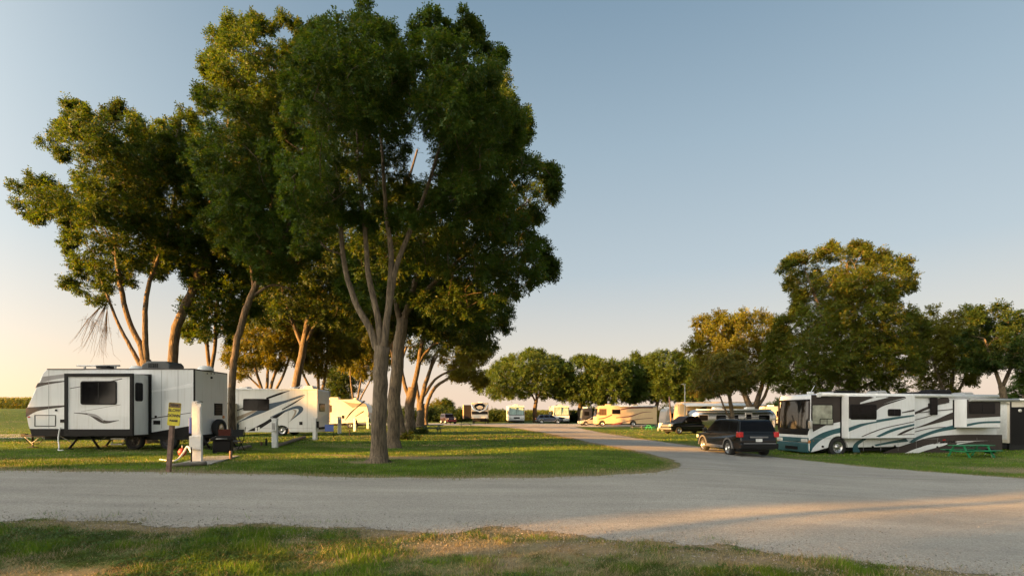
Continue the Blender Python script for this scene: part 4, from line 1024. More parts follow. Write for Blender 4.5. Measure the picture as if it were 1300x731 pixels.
    for (u0, u1, w0, w1) in ((q0[0] - .02, q1[0] + .02, q1[1] - .11, q1[1] + .02), (q0[0] - .02, q1[0] + .02, q0[1] - .03, q0[1] + .24), (q0[0] - .02, q0[0] + .11, q0[1] + .24, q1[1] - .11), (q1[0] - .10, q1[0] + .02, q0[1] + .24, q1[1] - .11)):
        s.box(u0, u1, ys - .035, ys + .05, w0, w1, BLACKP)
    KS = lambda *p: [SS(*q) for q in p]
    band(s, KS((94, 523.5), (106, 524), (118, 525.5), (134, 533.5), (151, 533)), KS((94, 524.2), (106, 525.5), (114, 527.5), (131, 537), (151, 533.6)), 'Y', ys + .004, -0.009, DKTRIM)
    band(s, KS((110, 523.8), (122, 526), (132, 533)), KS((112, 526.5), (124, 530), (131, 534.5)), 'Y', ys + .006, -0.014, GREYST)
    band(s, KS((89, 492.5), (103, 490)), KS((89, 493.3), (103, 490.8)), 'Y', ys + .004, -0.008, DKTRIM)
    band(s, KS((140, 483.5), (155, 480)), KS((140, 484.8), (155, 481)), 'Y', ys + .004, -0.008, DKTRIM)
    band(s, KS((103, 522), (130, 517), (153, 513)), KS((103, 522.5), (130, 517.6), (153, 513.7)), 'Y', ys + .004, -0.008, GREYST)
    # flange on the trailer's wall
    f0, f1 = S(186.5, 549), S(189, 475.5)
    s.box(q0[0] - .05, q1[0] + .12, yn - .05, yn + .02, q1[1] + .0, q1[1] + .06, BLACKP); s.box(q1[0] + .02, q1[0] + .12, yn - .05, yn + .02, q0[1], q1[1], BLACKP)
    s.box(q0[0] - .1, q0[0] - .0, yn - .05, yn + .02, q0[1], q1[1], BLACKP)
    so2 = s.build('slide_out', rt)
    a0, a1 = SS(102.5, 513.5), SS(148.5, 483.5); window(so2, a0[0], a1[0], a0[1], a1[1], val=ys, r=.1, fr=.05, split=[.5])
    xe = q1[0]; a0, a1 = v.ep(171.5, 509, xe), v.ep(181, 486, xe)
    window(so2, a0[0], a1[0], a0[1], a1[1], axis='X', val=xe, sgn=1, r=.09, fr=.04)
    # roof fittings
    o = MB(); a0, a1 = S(84, 463.5), S(140, 463.5); zz = zt + .11
    o.tube([(a0[0], -.7, zz + .06), (a1[0], -.7, zz + .06)], .035, STEEL); o.box(a1[0] - .9, a1[0] - .4, -.9, -.5, zz - .06, zz + .05, BLACKP, .02)
    for u in (a0[0] + .35, a0[0] + .9, a1[0] - .2): o.box(u - .03, u + .03, -.73, -.67, zt - .02, zz + .06, STEEL)
    o.build('roof_rail', rt)
    for px in (155, 245):
        c = S(px, 466); m = MB(); m.lathe([(.001, .2), (.22, .17), (.32, .06), (.33, -.02)], (c[0], -.35, zt), 'Z', PEDW, 18); m.build('roof_vent', rt)
    a0, a1 = v.sp(186, 468, -.4), v.sp(222, 457, -.4); w_ = a1[0] - a0[0]
    ac = MB(); ac.prism([(a0[0], zt - .02), (a0[0] + .04, zt + .22), (a0[0] + .3, zt + .37), (a1[0] - .12, zt + .36), (a1[0] + .0, zt + .22), (a1[0], zt - .02)], 'Y', -.75, .25, mat('grey_plastic', (.05, .055, .055), .5), .05)
    for i in range(5): ac.box(a0[0] + .35 + i * .09, a0[0] + .39 + i * .09, -.765, -.74, zt + .08, zt + .26, BLACKP)
    ac.build('air_conditioner', rt)
    # chassis, jacks, wheels
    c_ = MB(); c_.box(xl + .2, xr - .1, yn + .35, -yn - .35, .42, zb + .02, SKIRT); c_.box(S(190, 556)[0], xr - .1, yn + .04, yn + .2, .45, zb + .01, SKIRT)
    c_.build('chassis', rt)
    for px in (168, 212):
        c = S(px, 562)
        wheel(rt, c[0], yn + .06, .385, .24, dark=True); wheel(rt, c[0], -yn - .06, .385, .24, sgn=1, dark=True)
    for (pa, pb) in (((101, 554), (88, 572)), ((115, 554), (126, 570)), ((257, 556), (266, 572))):
        A_, B_ = v.sp(pa[0], pa[1], yn + .25), v.sp(pb[0], pb[1], yn + .25)
        for sg in (1, -1):
            y_ = (yn + .25) * sg
            j = MB(); j.tube([(A_[0], y_, .58), (B_[0], y_, .05)], .045, BLACKP); j.box(B_[0] - .12, B_[0] + .12, y_ - .1, y_ + .1, 0, .05, BLACKP, .01)
            j.tube([(A_[0] * .4 + B_[0] * .6, y_, .27), (A_[0] + (B_[0] - A_[0]) * 1.9, y_, .58)], .018, STEEL, 6); j.build('jack', rt)
    st = MB(); c = S(147, 556)
    st.box(c[0] - .3, c[0] + .3, yn + .1, yn + .7, .44, .50, STEEL); st.box(c[0] - .25, c[0] + .25, yn + .0, yn + .6, .22, .27, STEEL)
    for u in (-.28, .28): st.tube([(c[0] + u, yn + .2, .5), (c[0] + u * .8, yn + .05, .2)], .02, STEEL, 6)
    st.build('entry_step', rt)
    # hitch
    h = MB(); hx = v.sp(31, 553, 0)[0]
    for y_ in (-.55, .55): h.tube([(x0 + .9, y_, .52), (hx, 0, .56)], .05, BLACKP, 6)
    h.box(hx - .12, hx + .12, -.07, .07, .5, .64, BLACKP, .02)
    jx = hx + .38; h.tube([(jx, 0, .95), (jx, 0, .2)], .04, BLACKP); h.tube([(jx, 0, .3), (jx, 0, .06)], .028, STEEL); h.box(jx - .16, jx + .16, -.13, .13, 0, .06, BLACKP, .02)
    h.box(jx - .06, jx + .08, -.08, .08, .9, 1.02, STEEL, .02)
    h.tube(catmull([(hx, 0, .5), (hx + .2, .05, .18), (hx + .6, .1, .22), (hx + .9, 0, .5)], 14), .014, BLACKP, 6)
    h.tube(catmull([(hx + .1, -.1, .5), (hx + .35, -.1, .3), (hx + .5, -.15, .25), (hx + .8, -.1, .5)], 14), .012, STEEL, 6); h.build('hitch', rt)
    for y_ in (-.2, .2):
        t = MB(); t.lathe([(.001, .5), (.09, .49), (.14, .42), (.15, .1), (.13, 0)], (x0 + .42, y_, .58), 'Z', PEDW, 18); t.build('gas_bottle', rt)
    # white water hose hanging from the front
    hs = MB(); q = [v.sp(*p, yn - .12) for p in ((73.5, 542), (73.5, 556), (77, 568))]
    pts = [(q[0][0], yn - .02, q[0][1]), (q[1][0], yn - .1, q[1][1]), (q[2][0] + .1, yn - .3, .14), (q[2][0] + .3, yn - .55, .03), (q[2][0] + .55, yn - .6, .03)]
    hs.tube(catmull(pts, 30), .024, HOSE); ho = hs.build('water_hose'); ho.parent = rt
left_trailer()

# ---- striped class C motorhome
def striped_motorhome():
    L, Wd, d, rz = 7.0, 2.4, 37.0, R(0)
    cx, cy = near_corner(403.3, d, rz, L, Wd, 'R')
    v = Veh('motorhome', 'white motorhome with blue and black swoosh stripes and a rear ladder', 'motorhome', cx, cy, rz, GV)
    rt = v.root; yn = -Wd / 2; S = lambda px, py: v.sp(px, py, yn); K = lambda *p: [S(*q) for q in p]
    xr = S(403.3, 520)[0]; xl = S(288, 520)[0]; zt = S(400, 493.5)[1]; zb = S(400, 548.5)[1]
    wc = S(357.5, 547)[0]; arch = [(wc + .56 * math.cos(a), zb + .50 * math.sin(a)) for a in np.linspace(0, math.pi, 9)]
    wf = xl - 1.9
    prof = [(xr, zb)] + arch + [(xl, zb), (xl, zb + 1.55), (xl - 1.6, zb + 1.75), (xl - 1.75, zb + 2.1), (xl - 1.5, zt - .25), (xl - 1.1, zt - .02), (xl + .2, zt + .05), (xr - .1, zt), (xr, zt - .1)]
    b = MB(); b.prism(prof, 'Y', yn, -yn, WHITE, 0.04)
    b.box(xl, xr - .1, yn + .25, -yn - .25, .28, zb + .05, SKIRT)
    ZP = {1: BLACKP}
    def st(t, q, m, th=-.009): band(b, K(*t), K(*q), 'Y', yn + .004, th, m)
    st([(338, 504.5), (355, 498.5), (368, 495.3)], [(338, 507), (355, 501), (361, 498.5), (368, 495.8)], BLACKP)
    st([(342, 512), (362, 508), (380, 502), (387, 500.8)], [(300, 537), (325, 527), (352, 517), (372, 509), (387, 501.4)], BLUEST)
    st([(336, 523), (360, 512), (384, 503.5)], [(316, 533), (350, 519), (384, 504)], WHITE, -.013)
    st([(358, 519), (372, 511), (386, 503)], [(358, 520.5), (373, 512.5), (386, 503.4)], BLACKP)
    st([(291.5, 532), (305, 527), (322, 520.5)], [(291.5, 537), (305, 532), (326, 521.5)], TAUPE)
    st([(301, 520), (309, 517)], [(301, 521.5), (309, 518.5)], BLACKP)
    st([(343, 529), (360, 521), (376, 515), (384, 516.5), (383, 523), (366, 536)], [(343, 530), (360, 523.5), (373, 519), (379, 519.5), (377, 525), (366, 536.4)], BLUEST)
    st([(372, 519.5), (376.5, 521), (374, 528), (368, 534)], [(372, 520.3), (374, 522), (372.5, 527), (368, 534.3)], TAUPE)
    st([(314, 547), (335, 536), (348, 528), (362, 521.5)], [(326, 547), (342, 536.5), (352, 530), (362, 522.5)], BLACKP)
    st([(301, 537), (303, 536.5)], [(299, 548), (302, 547.5)], BLUEST)
    plate(b, [S(*q) for q in ((301, 541), (304, 538), (303, 547.5), (299.5, 547.5))], 'Y', yn + .004, -.008, BLUEST)
    for (a, c, m) in (((324, 547), (326.5, 542), PEDW), ((327.5, 547), (330, 542), PEDW)):
        p, q = S(*a), S(*c); plate(b, [(p[0], p[1]), (q[0], p[1]), (q[0], q[1]), (p[0], q[1])], 'Y', yn + .004, -.02, m)
    p, q = S(380, 539), S(384, 535); b.box(p[0], q[0], yn - .02, yn + .01, p[1], q[1], BLACKP)
    b.box(xl, xr, yn - .007, yn + .01, zb + .30, zb + .315, GREYST)
    b.box(xl, xr + .01, yn - .03, yn + .02, zt - .06, zt - .02, PEDW)
    for px in (302.5, 366, 390): c = S(px, 500)[0]; b.box(c - .007, c + .007, yn - .006, yn + .01, zb + .05, zt - .08, GREYST)
    b.build('body', rt)
    q0, q1 = S(308.7, 521), S(341.8, 506); window(rt, q0[0], q1[0], q0[1], q1[1], val=yn, r=.09, split=[.58])
    sl = MB(); q0, q1 = S(289, 546), S(300.5, 512); sl.box(q0[0], q1[0], yn - .35, yn + .1, q0[1], q1[1], CREAM, .02); sl.box(q0[0] - .02, q1[0] + .02, yn - .38, yn - .3, q1[1] - .02, q1[1] + .03, BLACKP); sl.build('side_locker', rt)
    for x_ in (wc, xl - .9): 
        wheel(rt, x_, yn + .04, .39, .28); wheel(rt, x_, -yn - .04, .39, .28, sgn=1)
    # cab nose
    n_ = MB(); n_.prism([(xl + .1, .5), (xl - .35, .5)] + [(xl - .9 + .48 * math.cos(a), .5 + .42 * math.sin(a)) for a in np.linspace(0, math.pi, 7)] + [(xl - 1.95, .5), (xl - 2.05, 1.0), (xl - 1.9, 1.3), (xl - 1.2, 1.45), (xl - .9, zb + 1.8), (xl + .1, zb + 1.8)], 'Y', yn + .15, -yn - .15, CREAM, .06); n_.build('cab', rt)
    a = MB(); a.box(xr + .01, xr + .07, yn + .15, -yn - .15, .45, .62, BLACKP, .02); a.build('bumper', rt)
    ld = MB()
    for y_ in (.55, .95): ld.tube([(xr + .12, y_, .9), (xr + .12, y_, zt + .1), (xr - .2, y_, zt + .12)], .02, RIM, 6)
    for i in range(7): ld.tube([(xr + .12, .55, 1.0 + i * .3), (xr + .12, .95, 1.0 + i * .3)], .015, RIM, 6)
    ld.build('ladder', rt)
    window(rt, -.9, .2, 1.75, 2.35, axis='X', val=xr, sgn=1)
    for px, w_ in ((374, .35), (312, .6)):
        c = v.sp(px, 493, 0); m = MB(); m.box(c[0] - w_ / 2, c[0] + w_ / 2, -.35, .35, zt - .01, zt + .22, PEDW, .06); m.build('roof_vent', rt)
    ac = v.sp(394, 493, 0); m = MB(); m.prism([(ac[0] - .45, zt - .02), (ac[0] - .3, zt + .28), (ac[0] + .3, zt + .28), (ac[0] + .42, zt - .02)], 'Y', -.4, .4, PEDW, .05); m.build('air_conditioner', rt)
    pk = v.sp(382, 493, 0); m = MB(); m.tube([(pk[0] - .5, 0, zt), (pk[0] + .1, 0, zt + .35)], .035, PEDW); m.build('antenna', rt)
striped_motorhome()

# ---- small cream trailer behind it
def cream_trailer():
    L, Wd, d, rz = 5.6, 2.4, 58.0, R(3)
    cx, cy = near_corner(467, d, rz, L, Wd, 'R')
    v = Veh('travel_trailer', 'cream travel trailer with a sloping front cap, lit by low sun beyond the striped motorhome', 'caravan', cx, cy, rz, GV)
    rt = v.root; yn = -Wd / 2; S = lambda px, py: v.sp(px, py, yn); K = lambda *p: [S(*q) for q in p]
    zb = S(440, 538.5)[1]; zt = S(440, 507)[1]; xl = S(411, 520)[0]; xr = S(467, 520)[0]
    b = MB(); b.prism([(xl, zb), (xr, zb + .25), (xr + .1, zb + 1.3), (xr - .1, zb + 2.1), (S(452, 507)[0], zt + .02), (xl, zt)], 'Y', yn, -yn, WHITE, .05)
    band(b, K((438, 533), (444, 524), (452, 517), (462, 508)), K((438, 534), (445, 525.5), (452, 518.5), (464, 509)), 'Y', yn + .004, -.009, BLACKP)
    band(b, K((451, 528), (462, 521)), K((451, 529), (462, 522.5)), 'Y', yn + .004, -.009, BLACKP)
    band(b, K((434, 508), (446, 511), (464, 512)), K((448, 518), (454, 516), (466, 516)), 'Y', yn + .004, -.006, GREYST)
    b.box(xl, xr - .2, yn + .3, -yn - .3, .3, zb + .03, SKIRT)
    b.build('body', rt)
    q0, q1 = S(412.5, 523), S(421, 514); window(rt, q0[0], q1[0], q0[1], q1[1], val=yn, glass=mat('warm_glass', (.12, .07, .04), .15), fr=.05)
    q0, q1 = S(434, 531), S(437, 527); m = MB(); m.box(q0[0], q1[0], yn - .02, yn + .01, q0[1], q1[1], BLACKP); m.build('hatch', rt)
    for px in (444, 450): c = S(px, 539); wheel(rt, c[0], yn + .04, .34, .22)
    m = MB(); c = v.sp(425, 507, 0); m.box(c[0] - .55, c[0] + .55, -.4, .4, zt - .02, zt + .3, CREAM, .08); m.build('air_conditioner', rt)
    m = MB(); c = v.sp(452, 507, 0); m.lathe([(.001, .25), (.25, .2), (.35, 0)], (c[0], 0, zt), 'Z', CREAM, 14); m.build('roof_vent', rt)
cream_trailer()

# ---- right hand diesel motorhome
def long_motorhome():
    L, Wd, d, rz = 12.5, 2.55, 28.0, R(10)
    cx, cy = near_corner(1028, d, rz, L, Wd, 'L')
    v = Veh('motorhome', 'long white, brown and teal motorhome with a full length awning rail on the right', 'motorhome', cx, cy, rz, GV, z=CAMH - 2.33)
    rt = v.root; yn = -Wd / 2; S = lambda px, py: v.sp(px, py, yn); K = lambda *p: [S(*q) for q in p]
    xl = -L / 2; xr = L / 2; zt = S(1040, 499.5)[1]; zb = S(1040, 574)[1]
    def arch(px, r_): 
        c = S(px, 570)[0]; return c, [(c + r_ * math.cos(a), max(zb, .5 + r_ * math.sin(a))) for a in np.linspace(0, math.pi, 13)]
    w1, A1 = arch(1064.5, .62); w2, A2 = arch(1204.5, .62)
    prof = [(xr, zb + .1), (xr - .1, zb)] + A2 + A1 + [(xl + .1, zb), (xl - .02, zb + .1), (xl - .05, zb + .9), (xl, zb + 1.2), (xl + .07, zt - .35), (xl + .16, zt - .08), (xl + .45, zt), (xr - .1, zt), (xr, zt - .12)]
    def nose(x, y, z):
        if x < xl + .6:
            k = (xl + .6 - x) / .65; return (x + .18 * (abs(y) / (-yn)) ** 4, y * (1 - .05 * k), z)
        return (x, y, z)
    b = MB(); b.prism(prof, 'Y', yn, -yn, WHITE, 0.045)
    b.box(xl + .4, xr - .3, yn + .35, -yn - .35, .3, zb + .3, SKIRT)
    n_ = [0]
    def st(t, q, m, th=None, y=None):
        n_[0] += 1
        band(b, K(*t), K(*q), 'Y', yn + .003, -(.006 + .0022 * n_[0]) if th is None else th, m)
    # cab: brown around side window
    pl = lambda pts, m, th: plate(b, K(*pts), 'Y', yn + .003, th, m)
    pl([(1030, 501), (1068, 501), (1068, 535), (1050, 538.5), (1032, 548), (1029.5, 530)], BROWNP, -.006)
    st([(1028, 558), (1042, 550), (1055, 545.5), (1067, 542.5)], [(1028, 573), (1040, 560), (1055, 552), (1067, 549)], TEAL)
    pl([(1029, 558), (1029, 574), (1031, 570), (1034, 560)], TEAL, -.02)
    # mid lower: slide 1 hides 1077-1161 above y 555
    st([(1083, 573.5), (1083, 566), (1088, 560), (1096, 556.5)], [(1092, 573.5), (1089, 566), (1094, 561), (1100, 557)], TEAL)
    st([(1110, 564), (1130, 560), (1150, 556)], [(1112, 566), (1132, 562.5), (1153, 560)], TEAL)
    st([(1118, 575), (1150, 564), (1180, 555), (1215, 551.5), (1272, 551.5)], [(1148, 575.5), (1165, 568), (1187, 562.5), (1205, 560), (1272, 558.5)], BROWNP)
    pl([(1186, 562.5), (1272, 558), (1271.5, 575.5), (1186, 575.5), (1170, 575.5)], BROWNP, -.028)
    st([(1148, 575), (1165, 568.5), (1185, 563.5), (1202, 562)], [(1164, 575), (1178, 570.5), (1195, 566), (1202, 563.5)], WHITE, -.032)
    st([(1214, 562.5), (1225, 561), (1235, 560)], [(1214, 564), (1224, 562.2), (1235, 560.4)], WHITE, -.032)
    st([(1154, 561), (1164, 554), (1185, 546), (1213, 538.5)], [(1158, 562), (1170, 555.5), (1190, 548.5), (1214, 544)], TEAL)
    st([(1161, 523), (1176, 516.5), (1190, 512.5), (1203, 505.5)], [(1161, 526), (1178, 519), (1192, 513.5), (1205, 511)], BROWNP)
    pl([(1178, 512), (1195, 504), (1203, 504.5), (1205, 508.5), (1200, 512), (1188, 514), (1178, 517)], BROWNP, -.04)
    st([(1161, 524), (1190, 520.5), (1212, 518.5)], [(1161, 524.8), (1190, 521.5), (1212, 519.6)], BROWNP)
    st([(1161, 543), (1180, 536), (1200, 527), (1213, 521.5)], [(1161, 543.5), (1182, 538.5), (1200, 534), (1213, 531)], BROWNP)
    st([(1161, 532.5), (1178, 528), (1190, 523.5)], [(1161, 533.2), (1178, 528.8), (1190, 524)], BROWNP)
    st([(1161, 547.5), (1180, 543), (1200, 541.5)], [(1161, 548.2), (1180, 543.8), (1200, 542.2)], BROWNP)
    for pa, pb in (((1029, 556.5), (1055, 556.5)), ((1077, 556.8), (1160, 556.8)), ((1161, 556.8), (1192, 556.5))):
        q0, q1 = S(*pa), S(*pb); b.box(q0[0], q1[0], yn - .012, yn, q0[1] - .007, q0[1] + .007, GREYST)
    for px in (1029.5, 1096, 1118, 1140, 1163, 1190, 1240): c = S(px, 560)[0]; b.box(c - .007, c + .007, yn - .012, yn, zb + .03, zb + .74, GREYST)
    for q in ((1044, 566.5), (1107.5, 567), (1135.5, 566), (1189, 567)):
        c = S(*q); b.lathe([(.001, -.065), (.055, -.065), (.06, -.0)], (c[0], yn, c[1]), 'Y', BLACKP, 10)
    c = S(1198, 558); b.box(c[0] - .08, c[0] + .08, yn - .045, yn, c[1] - .03, c[1] + .03, REDL)
    b.build('body', rt)
    q0, q1 = S(1030, 539), S(1057, 513); window(rt, q0[0], q1[0], q0[1], q1[1], val=yn - .008, r=.1, fr=.05, glass=CURTAIN)
    q0, q1 = S(1040, 539), S(1057.3, 531); window(rt, q0[0], q1[0], q0[1], q1[1], val=yn - .03, r=.05, fr=.04, glass=CURTAIN, split=[.52])
    q0, q1 = S(1178.5, 526.5), S(1188, 504.5); window(rt, q0[0], q1[0], q0[1], q1[1], val=yn - .095, r=.07, fr=.04, split=None)
    # slide outs
    def slide(pxl, pxr, pyt, pyb, p, paint):
        ys = yn - p; T = lambda px, py: v.sp(px, py, ys)
        q0, q1 = T(pxl, pyb), T(pxr, pyt)
        s = MB(); s.box(q0[0], q1[0], ys, yn + .2, q0[1], q1[1], WHITE, .012)
        s.box(q0[0] - .05, q0[0] + .0, yn - .05, yn + .02, q0[1], q1[1], BLACKP); s.box(q0[0], q1[0], ys + .02, yn, q0[1] - .03, q0[1] + .001, BLACKP)
        paint(s, ys, T); o = s.build('slide_out', rt); return o, ys, T, q0, q1
    def p1(s, ys, T):
        KK = lambda pts: [T(*q) for q in pts]; c = [0]
        def bd(t, q, m): c[0] += 1; band(s, KK(t), KK(q), 'Y', ys + .003, -(.006 + .002 * c[0]), m)
        plate(s, KK([(1077.5, 503), (1105, 503), (1112, 505), (1112, 533), (1077.5, 533)]), 'Y', ys + .003, -.006, BROWNP)
        bd([(1112, 515.5), (1130, 510), (1150, 504.6)], [(1112, 521), (1122, 515), (1150, 505.4)], BROWNP)
        bd([(1112, 503), (1130, 503), (1148, 503)], [(1112, 516), (1130, 509.5), (1150, 504)], BROWNP)
        bd([(1092, 511), (1102, 507), (1112, 504), (1124, 503.5)], [(1092, 512.5), (1106, 509.5), (1118, 506.5), (1128, 504.2)], WHITE)
        plate(s, KK([(1077.5, 531), (1112, 531), (1112, 534.5), (1077.5, 540)]), 'Y', ys + .003, -.024, WHITE)
        bd([(1077.5, 542.5), (1100, 535.5), (1130, 530), (1160.5, 526)], [(1077.5, 547.5), (1100, 539), (1130, 533), (1160.5, 528)], TEAL)
        bd([(1094, 553.5), (1108, 547.5), (1125, 542), (1160.5, 534.5)], [(1094, 554.5), (1108, 548.8), (1125, 543), (1160.5, 535.3)], BROWNP)
        bd([(1112, 553.5), (1130, 545), (1145, 541), (1160.5, 537.5)], [(1116, 554.5), (1132, 548), (1146, 543.5), (1160.5, 540)], TEAL)
        bd([(1139, 551.5), (1148, 546.5), (1160.5, 542)], [(1141, 552.3), (1150, 548.5), (1160.5, 543.6)], BROWNP)
        bd([(1139, 551.3), (1150, 550.8), (1160.5, 550.3)], [(1139, 552), (1150, 551.6), (1160.5, 551)], BROWNP)
        bd([(1145, 523), (1160.5, 519.5)], [(1145, 524), (1160.5, 521.5)], BROWNP)
    o1, ys, T, q0, q1 = slide(1077, 1161.5, 502.5, 556.3, .5, p1)
    a0, a1 = T(1079, 532.5), T(1112.5, 513); window(o1, a0[0], a1[0], a0[1], a1[1], val=ys - .01, r=.09, fr=.05)
    a0, a1 = T(1127, 528), T(1143.5, 519); window(o1, a0[0], a1[0], a0[1], a1[1], val=ys, r=.08, fr=.05, split=[.5])
    def p2(s, ys, T):
        KK = lambda pts: [T(*q) for q in pts]
        plate(s, KK([(1227.5, 507), (1270, 507), (1270, 528.5), (1227.5, 531)]), 'Y', ys + .003, -.006, BROWNP)
        band(s, KK([(1227.5, 538), (1245, 535), (1270, 534)]), KK([(1227.5, 541), (1245, 537.5), (1270, 536.5)]), 'Y', ys + .003, -.009, TEAL)
    o2, ys, T, q0, q1 = slide(1227, 1270, 507, 542.5, .72, p2)
    a0, a1 = T(1230, 525), T(1263, 511); window(o2, a0[0], a1[0], a0[1], a1[1], val=ys - .004, r=.09, fr=.05, split=[.5])
    # awning rail along the roof, cap
    aw = MB(); q0, q1 = S(1034, 501), S(1268, 504); aw.tube([(q0[0] + .3, yn - .1, zt - .06), (xr - .1, yn - .1, zt - .08)], .10, PEDW, 12)
    aw.box(q0[0] + .1, q0[0] + .3, yn - .16, yn, zt - .2, zt + .02, PEDW, .04); aw.build('awning', rt)
    aw2 = MB(); c0 = S(1213, 505)[0]; c1 = S(1272, 506)[0]; aw2.tube([(c0, yn - .78, zt - .32), (c1 + .1, yn - .78, zt - .32)], .09, GREYP, 10); aw2.build('slide_topper', rt)
    for x_, rr_ in ((w1, .53), (w2, .53)):
        wheel(rt, x_, yn + .03, rr_, .3, rimr=.58); wheel(rt, x_, -yn - .03, rr_, .3, sgn=1, rimr=.58)
    # front
    f = MB(); xf = xl - .06
    f.box(xf - .05, xf + .2, yn + .05, -yn - .05, zb - .02, zb + .52, TEAL, .06)
    f.box(xf - .03, xf + .1, yn + .03, -yn - .03, zb + .55, zb + .80, TEAL, .03)
    f.box(xf - .02, xf + .1, yn + .1, -yn - .1, zb + .95, zb + 1.32, BLACKP, .04)
    f.box(xf - .07, xf, -.5, .5, zb + .12, zb + .3, BLACKP, .01); f.build('front_cap', rt)
    for y_ in (yn + .3, -yn - .3):
        h = MB(); h.box(xf - .06, xf + .3, y_ - .24, y_ + .24, zb + .55, zb + .75, CLEARL, .04); h.build('headlight', rt)
        h = MB(); h.box(xf + .0, xf + .34, (yn - .01 if y_ < 0 else -yn - .2), (yn + .2 if y_ < 0 else -yn + .01), zb + .5, zb + .68, AMBER, .03); h.build('indicator', rt)
    ws = MB(); z0 = zb + 1.28; z1 = zt - .38
    vs = []; N = 14
    for (zz, xx) in ((z0, xl - .045), ((z0 + z1) / 2, xl - .02), (z1, xl + .045)):
        for i in range(N + 1):
            u = -1 + 2 * i / N; vs.append((xx - .05 + .09 * abs(u) ** 3, u * (-yn - .12), zz))
    ws.add(vs, [(j * (N + 1) + i, j * (N + 1) + i + 1, (j + 1) * (N + 1) + i + 1, (j + 1) * (N + 1) + i) for j in range(2) for i in range(N)], mat('windscreen_glass', (.008, .009, .010), .05, spec=.75), True)
    wo = ws.build('windscreen', rt)
    fr = MB(); 
    fr.box(xl - .07, xl + .1, yn + .05, -yn - .05, z0 - .1, z0 + .02, BLACKP, .03); fr.box(xl - .0, xl + .12, yn + .05, -yn - .05, z1 - .02, z1 + .08, BLACKP, .03)
    for y_ in (yn + .07, -yn - .07): fr.tube([(xl - .0, y_, z0), (xl + .04, y_, z1)], .05, BROWNP if y_ < 0 else BLACKP)
    for y_ in (-.35, .5): fr.tube([(xl - .13, y_, z0), (xl - .1, y_ + .35, z0 + .75)], .014, BLACKP, 5)
    fr.build('frame', wo)
    for sg in (-1, 1):
        m = MB(); y_ = sg * (-yn + .18); m.box(xl - .18, xl - .05, y_ - .1, y_ + .12, zb + 1.3, zb + 1.75, RIM, .04); m.tube([(xl, sg * (-yn - .1), zb + 1.8), (xl - .1, y_, zb + 1.7)], .025, BLACKP, 6); m.build('wing_mirror', rt)
    for px0, px1, h, nm in ((1051, 1080, .22, 'air_conditioner'), (1105, 1119, .25, 'roof_vent'), (1150, 1168, .2, 'air_conditioner'), (1172, 1200, .34, 'air_conditioner'), (1214, 1228, .2, 'roof_vent')):
        a, c = v.sp(px0, 497, 0)[0], v.sp(px1, 497, 0)[0]
        m = MB(); m.prism([(a, zt - .02), (a + .1, zt + h * .8), (a + .3, zt + h), (c - .1, zt + h), (c, zt + h * .5), (c, zt - .02)], 'Y', -.4, .4, BLACKP if nm[0] == 'a' else GREYP, .04); m.build(nm, rt)
    m = MB(); m.tube([(xl + .9, -.2, zt), (xl + 1.3, -.1, zt + .5)], .018, PEDW, 5); m.box(xl + .7, xl + 1.0, -.4, -.2, zt - .01, zt + .15, PEDW, .03); m.box(xl + 1.3, xl + 2.2, -.5, -.4, zt, zt + .12, PEDW, .02); m.build('antenna', rt)
long_motorhome()

# ---- last trailer at the right edge
def edge_trailer():
    L, Wd, d, rz = 8.5, 2.5, 31.2, R(4)
    cx, cy = near_corner(1282, d, rz, L, Wd, 'L')
    v = Veh('travel_trailer', 'pale trailer with a dark screened doorway cut off by the right edge of the frame', 'caravan', cx, cy, rz, GV, z=CAMH - 2.35)
    rt = v.root; yn = -Wd / 2; S = lambda px, py: v.sp(px, py, yn)
    zt = S(1290, 507)[1]; xl = -L / 2; xr = L / 2
    b = MB(); b.prism([(xl + .0, .6), (xl - .0, zt - .3), (xl - .45, zt - .02), (xr, zt + .05), (xr, .6)], 'Y', yn, -yn, CREAM, .03)
    b.box(xl + .1, xr, yn + .3, -yn - .3, .25, .62, SKIRT); b.box(xl - .5, xr, yn - .05, yn + .02, zt - .1, zt - .02, PEDW)
    b.box(xl, xl + .1, yn - .02, yn + .01, .6, zt - .1, DKTRIM); b.build('body', rt)
    e = MB(); e.box(xl - .03, xl + .01, yn + .15, -yn - .4, S(1281, 558)[1], zt - .25, PEDW, .01); e.build('end_panel', rt)
    q0, q1 = S(1283, 560), S(1299, 516.5)
    dd = MB(); dd.box(q0[0], q1[0] + .1, yn - .03, yn + .01, .5, q1[1], BLACKP, .01); do = dd.build('door', rt)
    h = MB(); h.lathe([(.001, -.06), (.09, -.055), (.1, 0)], (S(1294, 521)[0], yn - .03, S(1294, 521)[1]), 'Y', CLEARL, 12); h.build('porch_lamp', rt)
    sk = MB(); sk.box(xl, xr, yn - .01, yn + .05, 0.02, .62, SKIRT); sk.build('skirt', rt)
    for x_ in (1.0, 2.0): wheel(rt, x_, yn + .02, .36, .22)
    a = MB(); a.tube([(xl, yn - .12, zt - .02), (xr, yn - .12, zt - .02)], .08, PEDW, 10); a.build('awning', rt)
edge_trailer()

